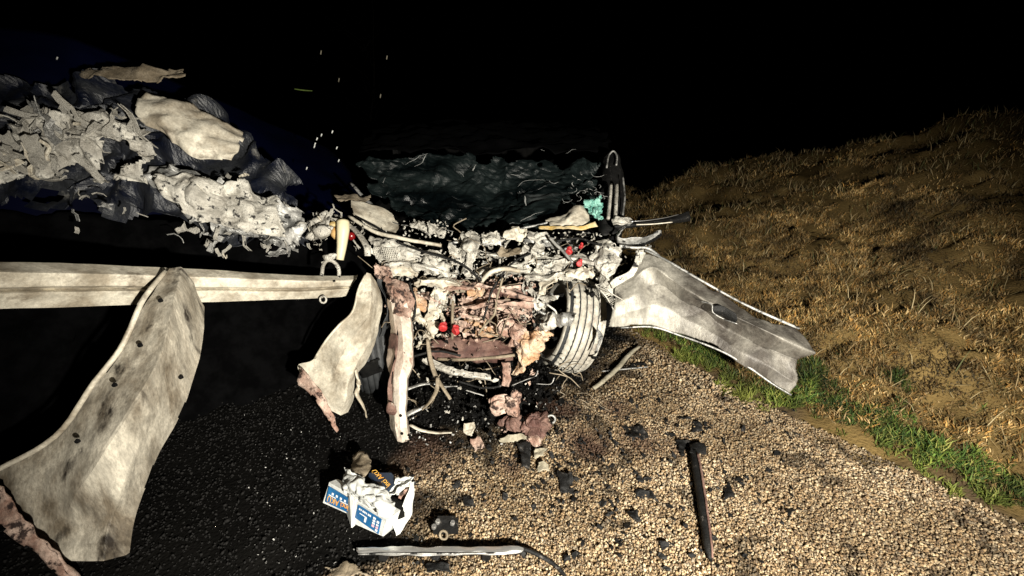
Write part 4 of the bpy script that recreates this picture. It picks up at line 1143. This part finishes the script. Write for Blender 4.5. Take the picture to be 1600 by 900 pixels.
sheet('crushed_wing', [[(245, 268, 2.2), (330, 280, 2.22), (430, 300, 2.3)], [(250, 296, 2.1), (340, 318, 2.12), (440, 340, 2.2)], [(290, 330, 2.08), (360, 356, 2.1), (450, 372, 2.18)]], 'ash', van, (36, 44), .06, 8, 33, .005, .08)
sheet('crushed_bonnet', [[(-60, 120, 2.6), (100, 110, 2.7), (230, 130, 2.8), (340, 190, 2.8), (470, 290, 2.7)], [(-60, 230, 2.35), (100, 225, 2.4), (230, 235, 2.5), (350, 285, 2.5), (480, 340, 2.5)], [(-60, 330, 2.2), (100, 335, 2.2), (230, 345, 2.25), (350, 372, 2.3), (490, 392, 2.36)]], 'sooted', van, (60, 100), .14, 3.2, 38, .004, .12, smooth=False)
sheet('crushed_wing', [[(-40, 195, 2.2), (60, 172, 2.25), (150, 168, 2.3), (235, 200, 2.4)], [(-40, 235, 2.1), (60, 226, 2.1), (150, 232, 2.15), (240, 250, 2.25)], [(-40, 268, 2.1), (60, 280, 2.1), (130, 285, 2.15), (240, 272, 2.2)]], 'ash', van, (44, 60), .09, 6, 36, .005, .10, .30, smooth=False)
sheet('crushed_wing', [[(235, 250, 2.3), (320, 268, 2.3), (465, 330, 2.36)], [(240, 300, 2.2), (340, 318, 2.2), (470, 368, 2.26)], [(300, 350, 2.14), (370, 372, 2.16), (475, 398, 2.2)]], 'grey', van, (44, 60), .09, 6, 37, .005, .08, .28, smooth=False)
sheet('scorched_trim', [[(110, 108, 2.7), (210, 106, 2.7), (320, 110, 2.75)], [(130, 126, 2.6), (210, 124, 2.6), (310, 124, 2.65)]], 'tan', van, (14, 30), .03, 9, 35, .005, .2)
panel = sheet('torn_door_skin', [
    [(262, 420, 1.72), (280, 418, 1.74), (300, 440, 1.76), (318, 480, 1.78)],
    [(226, 470, 1.58), (268, 480, 1.53), (290, 490, 1.60), (320, 520, 1.68)],
    [(196, 540, 1.46), (250, 560, 1.39), (276, 570, 1.47), (306, 580, 1.55)],
    [(150, 600, 1.36), (206, 640, 1.25), (240, 650, 1.33), (272, 660, 1.42)],
    [(90, 680, 1.26), (146, 730, 1.15), (200, 740, 1.19), (234, 740, 1.28)],
    [(-10, 740, 1.18), (90, 820, 1.09), (170, 820, 1.10), (210, 810, 1.16)],
    [(10, 810, 1.12), (90, 880, 1.02), (160, 880, 1.03), (200, 870, 1.08)]], 'skin', van, (100, 54), .016, 3.2, 144, .003, .02, smooth=False, straight='v')
sheet('folded_lip', [[(-20, 745, 1.12), (30, 800, 1.05), (90, 870, .98), (140, 930, .95)], [(0, 760, 1.10), (40, 815, 1.035), (100, 880, .975), (145, 935, .95)], [(-20, 800, 1.05), (20, 840, 1.0), (80, 890, .96), (135, 940, .94)]], 'rust', panel, (14, 40), .012, 10, 4, .004, .1)
for px, py, yy in ((250, 470, 1.555), (218, 540, 1.425), (178, 602, 1.30), (120, 690, 1.19), (296, 520, 1.62), (282, 590, 1.47)):
    b = MB()
    b.lathe([(.0005, -.003), (.007, -.003), (.009, .006), (.0005, .006)], W(px, py, yy - .012), (0, 0, 1.57), 12)
    b.build('bolt_hole', 'soot', panel)
tube_obj('panel_flange', [W(*p) for p in ((258, 424, 1.70), (222, 472, 1.55), (190, 542, 1.43), (144, 602, 1.33), (84, 684, 1.23), (-20, 742, 1.15))], .010, 'cream', panel, sides=6, wob=.01)

# ------------------------------------------------------------------ the crushed battery
bat = thing('crushed_battery', 'crushed white car battery with blue labels lying upside down on the ground', 'battery', G(585, 812))
def GZ(px, py, z):
    return G(px, py, z)
def text_on(quad, text, m, parent, box, flip=True, name='lettering', off=.0012):
    """quad: TL, TR, BR, BL world points; box: (u0, v0, u1, v1), v downwards; flip turns the text upside down"""
    cu = bpy.data.curves.new(name, 'FONT')
    cu.body = text
    to = bpy.data.objects.new(name, cu)
    COL.objects.link(to)
    bpy.context.view_layer.update()
    me0 = to.to_mesh()
    V = np.array([v.co[:] for v in me0.vertices])
    Fc = [tuple(p.vertices) for p in me0.polygons]
    to.to_mesh_clear()
    bpy.data.objects.remove(to)
    bpy.data.curves.remove(cu)
    return map_on(quad, V, Fc, m, parent, box, flip, name, off)
def map_on(quad, V, Fc, m, parent, box, flip, name, off):
    a = (V[:, :2] - V[:, :2].min(0)) / (np.ptp(V[:, :2], axis=0) + 1e-9)
    s, t = a[:, 0], 1 - a[:, 1]
    if flip:
        s, t = 1 - s, 1 - t
    u = box[0] + (box[2] - box[0]) * s
    v = box[1] + (box[3] - box[1]) * t
    q = np.array(quad)
    nn = np.cross(q[1] - q[0], q[3] - q[0])
    nn /= np.linalg.norm(nn)
    if np.dot(nn, np.array((0, 0, H)) - q[0]) < 0:
        nn = -nn
    Pw = ((1 - u) * (1 - v))[:, None] * q[0] + (u * (1 - v))[:, None] * q[1] + (u * v)[:, None] * q[2] + ((1 - u) * v)[:, None] * q[3] + nn * off
    o = link(name, mesh(name, Pw, Fc, False), parent, m)
    solid(o, .0006)
    return o
def dots(quad, cells, m, parent, name='printed_dot'):
    b_ = MB()
    V, Fc = [], []
    q = np.array(quad)
    nn = np.cross(q[1] - q[0], q[3] - q[0]); nn /= np.linalg.norm(nn)
    if np.dot(nn, np.array((0, 0, H)) - q[0]) < 0:
        nn = -nn
    for (u0, v0, u1, v1) in cells:
        P4 = [((1 - u) * (1 - v)) * q[0] + u * (1 - v) * q[1] + u * v * q[2] + (1 - u) * v * q[3] + nn * .0013 for u, v in ((u0, v0), (u1, v0), (u1, v1), (u0, v1))]
        b_.add(P4, [(0, 1, 2, 3)])
    o = b_.build(name, m, parent)
    solid(o, .0006)
    return o
def bslab(name, quad, m, th, parent):
    b_ = MB()
    b_.slab(quad, th)
    return b_.build(name, m, parent)
# left cell block with its label
q1 = [GZ(513, 754, .115), GZ(551, 776, .115), GZ(548, 806, .03), GZ(503, 786, .03)]
c1 = bslab('case_block', q1, 'white', .05, bat)
l1 = [GZ(514.5, 759.5, .107), GZ(547, 779, .107), GZ(545, 801, .045), GZ(509, 784, .045)]
def lift(qd, d):
    q = np.array(qd); nn = np.cross(q[1] - q[0], q[3] - q[0]); nn /= np.linalg.norm(nn)
    if np.dot(nn, np.array((0, 0, H)) - q[0]) < 0:
        nn = -nn
    return [p + nn * d for p in q]
l1 = lift(l1, .004)
lab = bslab('label', l1, 'blue', .003, c1)
text_on(l1, 'inci AKÜ', 'letter_o', lab, (.08, .50, .98, .96))
dots(l1, [(.22 + .19 * i, .22, .30 + .19 * i, .36) for i in range(4)] + [(.10, .42, .42, .47), (.60, .42, .96, .47)], 'letter_w', lab)
# front cell block
q2 = [GZ(552, 775, .14), GZ(607, 812, .14), GZ(600, 839, .02), GZ(547, 818, .02)]
q2 = [GZ(556, 782, .125), GZ(606, 812, .125), GZ(598, 839, .02), GZ(548, 817, .02)]
c2 = bslab('case_block', q2, 'white', .07, bat)
l2 = lift([GZ(560, 788, .113), GZ(597, 811, .113), GZ(592, 834, .035), GZ(555, 808, .05)], .004)
lab = bslab('label', l2, 'blue', .003, c2)
text_on(l2, 'L', 'letter_w', lab, (.16, .42, .46, .80))
dots(l2, [(.10 + .075 * i, .12, .10 + .075 * i + (.05, .03, .06)[i % 3], .24) for i in range(7)], 'letter_w', lab)
dots(l2, [(.70, .10, .80, .22), (.70, .28, .80, .40), (.70, .46, .80, .56), (.86, .20, .95, .34), (.86, .42, .95, .52), (.86, .76, .95, .90)], 'letter_w', lab)
dots(l2, [(.70, .62, .80, .76), (.86, .58, .95, .70)], 'letter_p', lab)
b = MB()
b.slab([GZ(546, 768, .15), GZ(553, 772, .15), GZ(549, 826, .02), GZ(540, 800, .03)], .02)
b.build('case_rib', 'white', bat)
b = MB()
b.slab([GZ(551, 772, .15), GZ(557, 774, .15), GZ(552, 822, .015), GZ(546, 820, .015)], .02)
b.build('case_rib', 'white', bat)
# torn top of the case
sheet('torn_case', [[(540, 730, 0, .17), (560, 745, 0, .19), (585, 758, 0, .18), (605, 768, 0, .16)], [(535, 748, 0, .16), (555, 760, 0, .20), (585, 778, 0, .20), (618, 788, 0, .16)], [(536, 768, 0, .12), (556, 772, 0, .16), (590, 790, 0, .19), (618, 800, 0, .15)], [(548, 776, 0, .12), (562, 784, 0, .14), (595, 806, 0, .15), (612, 814, 0, .12)]], 'white', bat, (44, 48), .016, 22, 71, .003, .04)
sheet('torn_case', [[(618, 748, 0, .13), (632, 740, 0, .13), (640, 756, 0, .12)], [(612, 776, 0, .12), (628, 768, 0, .10), (646, 756, 0, .10)], [(604, 770, 0, .15), (620, 762, 0, .14), (638, 752, 0, .13)]], 'white', bat, (26, 26), .025, 20, 73, .003, .05)
sheet('torn_case', [[(640, 756, 0, .11), (647, 752, 0, .10)], [(632, 786, 0, .08), (646, 780, 0, .07)], [(624, 804, 0, .06), (643, 802, 0, .04)], [(613, 806, 0, .06), (632, 822, 0, .02)], [(618, 838, 0, .015), (625, 834, 0, .01)]], 'white', bat, (34, 18), .014, 16, 74, .003, .03)
sheet('cell_plates', [[(622, 768, 0, .10), (640, 758, 0, .10)], [(622, 782, 0, .06), (638, 776, 0, .06)]], 'rust', bat, (20, 20), .02, 24, 75, .003, .08)
b = MB()
b.lump(GZ(608, 796, .05), (.07, .05, .05), 8, 14, .3, 14)
b.build('cell_core', 'soot', bat)
q3 = [GZ(579, 735, .165), GZ(604, 730, .16), GZ(624, 753, .13), GZ(601, 771, .13)]
q3 = [GZ(577, 738, .15), GZ(612, 738, .12), GZ(622, 752, .12), GZ(602, 771, .15)]
c3 = bslab('case_lid', q3, 'navy', .02, bat)
l3 = lift([GZ(578, 737, .155), GZ(588, 734, .15), GZ(612, 757, .145), GZ(601, 768, .15)], .003)
text_on([l3[1], l3[2], l3[3], l3[0]], 'inci AKÜ', 'letter_o', c3, (.02, .12, .98, .88), True)
sheet('case_flap', [[(548, 712, 0, .10), (566, 706, 0, .12), (580, 716, 0, .12)], [(546, 728, 0, .13), (562, 730, 0, .15), (578, 726, 0, .14)], [(552, 742, 0, .16), (564, 746, 0, .17), (576, 738, 0, .15)]], 'tan', bat, (22, 22), .02, 10, 76, .003, .04)
sheet('case_lid_rim', [[(600, 772, 0, .14), (624, 752, 0, .12)], [(606, 774, 0, .12), (632, 756, 0, .10)]], 'white', bat, (8, 18), .004, 14, 77, .004)

# ------------------------------------------------------------------ debris on the ground
def debris(name, label, cat, rows, m, n=(18, 18), amp=.02, freq=12, seed=1, th=.005, ragged=.08, group=None):
    o = sheet(name, rows, m, None, n, amp, freq, seed, th, ragged)
    base_on(o)
    tag(o, label, cat, group)
    return o

# long bright strip at the bottom edge
st = thing('metal_strip', 'long bright metal trim strip lying across the gravel at the bottom edge', 'metal strip', G(690, 866))
sheet('strip_face', [[(556, 856, 0, .045), (620, 855, 0, .05), (700, 854.5, 0, .055), (770, 854, 0, .055), (806, 855, 0, .05), (818, 857, 0, .045)], [(557, 862, 0, .045), (620, 862, 0, .052), (700, 862, 0, .058), (770, 861, 0, .058), (806, 861, 0, .05), (818, 860, 0, .045)], [(562, 867, 0, .04), (620, 868, 0, .045), (700, 868, 0, .05), (770, 867, 0, .05), (806, 864, 0, .045), (818, 861, 0, .045)]], 'chrome', st, (14, 90), .006, 9, 31, .004)
tube_obj('strip_bead', [G(560, 866, .045), G(620, 865, .055), G(700, 865, .06), (G(770, 864, .06)), G(806, 862, .052)], .003, 'grey', st, sides=6)
tube_obj('strip_foot', [G(560, 862, .03), G(640, 862, .028), G(720, 862, .028), (G(815, 860, .03))], .014, 'black', st, sides=6)
for px in (600, 760):
    b = MB()
    b.box(G(px, 868, .018), (.03, .03, .036))
    b.build('strip_clip', 'black', st)
cable = tube_obj('black_cable', [G(812, 856, .04), G(830, 862, .035), G(850, 872, .02), G(868, 884, .012), G(882, 900, .01), G(890, 925, .01)], .008, 'black', sides=8)
tag(base_on(cable), 'thin black cable curving down from the right end of the bright strip', 'cable')

# clamp in front of the battery
cl = thing('battery_clamp', 'small dark metal clamp with two bright bolts between battery and bright strip', 'clamp', G(697, 822))
b = MB()
b.box(G(697, 822, .03), (.10, .05, .03), (0, .1, .1)); b.box(G(697, 812, .05), (.07, .02, .02))
b.build('clamp_body', 'black', cl)
for px, py in ((684, 815), (707, 817), (678, 823)):
    b = MB(); b.lathe([(.001, .008), (.008, .008), (.010, .004), (.010, -.006), (.001, -.006)], G(px, py, .055), (0, -1.4, 0), 10)
    b.build('bolt', 'chrome', cl)
b = MB(); b.torus(G(693, 836, .03), .016, .005, (0, .5, 1.3)); b.build('ring', 'tan', cl, True)

# dark rod on the gravel at right
rod = thing('dark_rod', 'long dark rusty metal channel lying on the gravel at the right', 'metal rod', G(1098, 790))
tube_obj('channel', [G(1083, 705, .03), G(1088, 730, .03), (G(1098, 790, .028)), G(1106, 850, .024), G(1110, 874, .02)], [.018, .020, .022, .020, .008], 'black', rod, sides=6, wob=.01)
tube_obj('channel_edge', [G(1090, 708, .05), G(1096, 735, .05), G(1104, 790, .048), G(1112, 850, .04), G(1113, 872, .03)], [.006, .006, .005, .004], 'brown', rod, sides=6, wob=.008)
debris('rod_end_scrap', 'torn black scrap at the top end of the long dark channel', 'metal scrap', [[(1075, 694, 0, .03), (1105, 690, 0, .04)], [(1078, 706, 0, .05), (1104, 712, 0, .02)]], 'black', seed=4, amp=.008, ragged=.2)

# pale bar leaning beside the tyre
barx = tube_obj('pale_bar', [G(1000, 541, .05), G(985, 552, .04), G(965, 575, .035), G(945, 593, .03), G(928, 607, .025)], [.010, .016, .017, .016, .014], 'stick', sides=7, wob=.01, flat=.6)
tag(base_on(barx), 'pale dusty bent bar lying on the gravel right of the big tyre', 'metal bar')
o = tube_obj('thin_silver_bar', [G(940, 580, .02), G(970, 577, .02), G(1012, 573, .02)], [.006, .009, .008], 'grey', sides=6, flat=.5)
tag(base_on(o), 'thin flat silver bar crossing under the pale bent bar', 'metal bar')
debris('black_plate', 'flat black plastic plate behind the thin silver bar near the grass', 'plastic plate', [[(986, 568, 0, .02), (1008, 566, 0, .03)], [(984, 576, 0, .01), (1011, 573, 0, .02)]], 'black', (12, 14), .006, 10, 3, .006, .02)
for i, (rows, m, lb) in enumerate((
    ([[(970, 664, 0, .01), (1000, 660, 0, .03)], [(980, 690, 0, .03), (1018, 686, 0, .01)]], 'black', 'crumpled black piece, part shade, with a small glint on mid gravel'),
    ([[(1052, 648, 0, .01), (1080, 650, 0, .03)], [(1056, 654, 0, .02), (1086, 658, 0, .01)]], 'black', 'narrow black strip, part shade, with a pale edge beside the round dark piece'),
    ([[(1080, 660, 0, .01), (1098, 660, 0, .03)], [(1080, 674, 0, .03), (1100, 674, 0, .01)]], 'black', 'rounded near-black piece, part shade, below the narrow pale-edged strip'),
    ([[(1054, 688, 0, .01), (1080, 684, 0, .03)], [(1060, 704, 0, .03), (1100, 700, 0, .01)]], 'black', 'flat black scrap, part shade, lying just above the long dark channel'),
    ([[(990, 762, 0, .02), (1020, 766, 0, .04)], [(994, 776, 0, .01), (1028, 782, 0, .01)]], 'black', 'black wedge-shaped scrap, part shade, upper of the close pair on lower gravel'),
    ([[(976, 796, 0, .01), (996, 794, 0, .04)], [(984, 816, 0, .03), (1004, 818, 0, .01)]], 'black', 'lumpy black clod, part shade, lower of the close pair on lower gravel'),
    ([[(868, 734, 0, .01), (896, 738, 0, .04)], [(876, 772, 0, .02), (900, 776, 0, .01)]], 'black', 'upright jagged black scrap, part shade, left of the middle gravel'),
    ([[(804, 692, 0, .02), (832, 690, 0, .05)], [(814, 728, 0, .06), (828, 740, 0, .01)]], 'black', 'tall black triangular scrap, part shade, standing below the rusty lump'),
    ([[(1032, 846, 0, .01), (1044, 846, 0, .02)], [(1034, 858, 0, .02), (1048, 856, 0, .01)]], 'black', 'small black chip, part shade, near the lower part of the dark channel'),
    ([[(960, 842, 0, .01), (974, 840, 0, .02)], [(962, 848, 0, .01), (970, 850, 0, .01)]], 'black', 'small black chip, part shade, left of centre in the lower right gravel'),
    ([[(1128, 752, 0, .01), (1142, 748, 0, .04)], [(1130, 784, 0, .03), (1146, 780, 0, .01)]], 'black', 'black scrap, part shade, right of the long dark channel'),
    ([[(722, 776, 0, .01), (738, 778, 0, .03)], [(726, 790, 0, .02), (744, 792, 0, .01)]], 'black', 'dark flat scrap, part shade, on the gravel above the clamp'),
    ([[(880, 868, 0, .01), (892, 868, 0, .02)], [(882, 880, 0, .02), (894, 878, 0, .01)]], 'black', 'small black lump, part shade, right of the curving cable'),
    ([[(662, 880, 0, .01), (708, 876, 0, .03)], [(668, 894, 0, .03), (706, 898, 0, .01)]], 'black', 'black flat scrap, part shade, in front of the bright strip'),
    ([[(836, 700, 0, .04), (856, 698, 0, .05)], [(834, 716, 0, .03), (850, 714, 0, .03)]], 'stick', 'pale small block, upper of two beside the tall black scrap'),
    ([[(840, 722, 0, .03), (868, 716, 0, .05)], [(836, 738, 0, .03), (862, 732, 0, .03)]], 'stick', 'pale flat block, lower of two beside the tall black scrap'),
    ([[(732, 686, 0, .03), (748, 676, 0, .05)], [(740, 704, 0, .02), (756, 698, 0, .04)]], 'rust', 'pale pinkish crumpled scrap at the edge of the dark ground'),
    ([[(722, 664, 0, .05), (746, 654, 0, .06)], [(724, 676, 0, .02), (738, 684, 0, .02)]], 'cream', 'thin cream scrap standing on the dark ground under the wreck'),
    ([[(508, 884, 0, .01), (560, 872, 0, .04)], [(520, 905, 0, .02), (580, 900, 0, .02)]], 'tan', 'dusty olive scrap at the bottom left of the bright strip'),
    ([[(776, 686, 0, .03), (800, 680, 0, .05), (826, 684, 0, .04)], [(780, 690, 0, .02), (802, 692, 0, .02), (820, 690, 0, .02)]], 'stick', 'pale curved shard lying under the rusty knuckle'))):
    debris('debris_scrap', lb, 'debris', rows, m, (22, 22), .018, 13, 300 + i, .004, .28, 'loose debris on the gravel')  # black scraps: mostly dark shade on the gravel put into shape and colour
b = MB(); b.lump(G(836, 664, .05), (.06, .06, .055), 21, 22, .5, 22)
rl = b.build('rusty_lump', 'brown', None)
tag(base_on(rl), 'rusty brown lump lying right of the hanging knuckle', 'metal lump')
b = MB(); b.lump(G(836, 684, .02), (.05, .04, .03), 22, 24, .5, 18)
rl = b.build('rusty_lump', 'rust', None)
tag(base_on(rl), 'pinkish rusty lump in front of the brown one', 'metal lump')
b = MB(); b.torus(G(861, 655, .03), .022, .006, (0, .3, 1.5), 20, 8)
tag(base_on(b.build('pipe_ring', 'grey', None, True)), 'small grey open pipe ring right of the rusty lumps', 'ring')
# small charred crumbs trodden into the gravel
b = MB()
rr = np.random.default_rng(77)
for i in range(900):
    px, py = (rr.normal(860, 120), rr.normal(690, 60)) if i < 500 else (rr.uniform(640, 1250), rr.uniform(600, 890))
    w_ = G(px, py, .012)
    if poly_sd(np.array([w_[0]]), np.array([w_[1]]), PALE_AREA)[0] < -.05:
        continue
    s_ = rr.uniform(.003, .012) * rr.choice([.5, 1, 1, 1.6])
    Rm = np.array(Euler((rr.uniform(-.6, .6), rr.uniform(-.6, .6), rr.uniform(0, 6.28))).to_matrix())
    V4 = np.array([(-1, -.5, 0), (-.1, -.7, .3), (1, -.3, 0), (.8, .5, .25), (-.2, .6, .1), (-.9, .4, .2)]) * (1 + rr.uniform(-.35, .35, (6, 3))) * s_
    b.add(V4 @ Rm.T + w_, [(0, 1, 4, 5), (1, 2, 3, 4)])
o = b.build('charred_debris', 'black', None)
solid(o, .003)
o['kind'] = 'stuff'
# glinting fragments on the dark ground
b = MB()
rr = np.random.default_rng(12)
for i in range(120):
    px, py = rr.uniform(380, 660), rr.uniform(640, 900)
    s = rr.uniform(.0015, .0045)
    Rm = rot_mats(1, rr)[0]
    P4 = (np.array([(-1, -.5, 0), (1, -.6, .3), (.8, .5, 0), (-.9, .7, .2)]) * s) @ Rm.T + G(px, py, .01)
    b.add(P4, [(0, 1, 2, 3)])
for i in range(160):
    px, py = rr.uniform(640, 880), rr.uniform(590, 700)
    s = rr.uniform(.003, .009)
    Rm = rot_mats(1, rr)[0]
    P4 = (np.array([(-1, -.5, 0), (1, -.6, .3), (.8, .5, 0), (-.9, .7, .2)]) * s) @ Rm.T + G(px, py, .015)
    b.add(P4, [(0, 1, 2, 3)])
o = b.build('glass_debris', 'grey', None)
solid(o, .0012)
o['kind'] = 'stuff'

# ------------------------------------------------------------------ bare shrub in the dark, upper left
sh = thing('bare_shrub', 'thin bare shrub barely lit in the dark behind the wreck at upper left', 'shrub', (-1.9, 6.4, 0))
b = MB()
b.tube([(-1.9, 6.4, -.05), (-1.95, 6.35, .9), (-1.8, 6.3, 1.8), (-1.7, 6.3, 2.6)], [.02, .015, .01, .004], 7, 16, .1, 3)
b.build('trunk', 'bark', sh, True)
for i in range(26):
    z = R.uniform(.6, 2.4)
    a = R.uniform(0, 6.28)
    l = R.uniform(.3, .9)
    x0 = -1.9 + R.uniform(-.05, .1)
    tube_obj('twig', [(x0, 6.33, z), (x0 + l * .5 * math.cos(a), 6.33 + .5 * l * math.sin(a), z + l * .35), (x0 + l * math.cos(a), 6.33 + l * math.sin(a), z + l * .5 * R.uniform(.2, 1.5))], [.005, .003, .0012], 'bark', sh, sides=5, n=8, wob=.05, seed=i)

tube_obj('leaf_blade', [W(460, 139, 5.5), W(474, 141, 5.5), W(488, 142, 5.5)], [.006, .008, .004], 'leafblade', sh, sides=5)
for px, py in ((502, 82), (605, 90), (530, 125), (595, 150), (583, 226)):
    tube_obj('leaf_blade', [W(px, py - 3, 5.5), W(px - 1, py + 3, 5.5)], .007, 'stick', sh, sides=5)
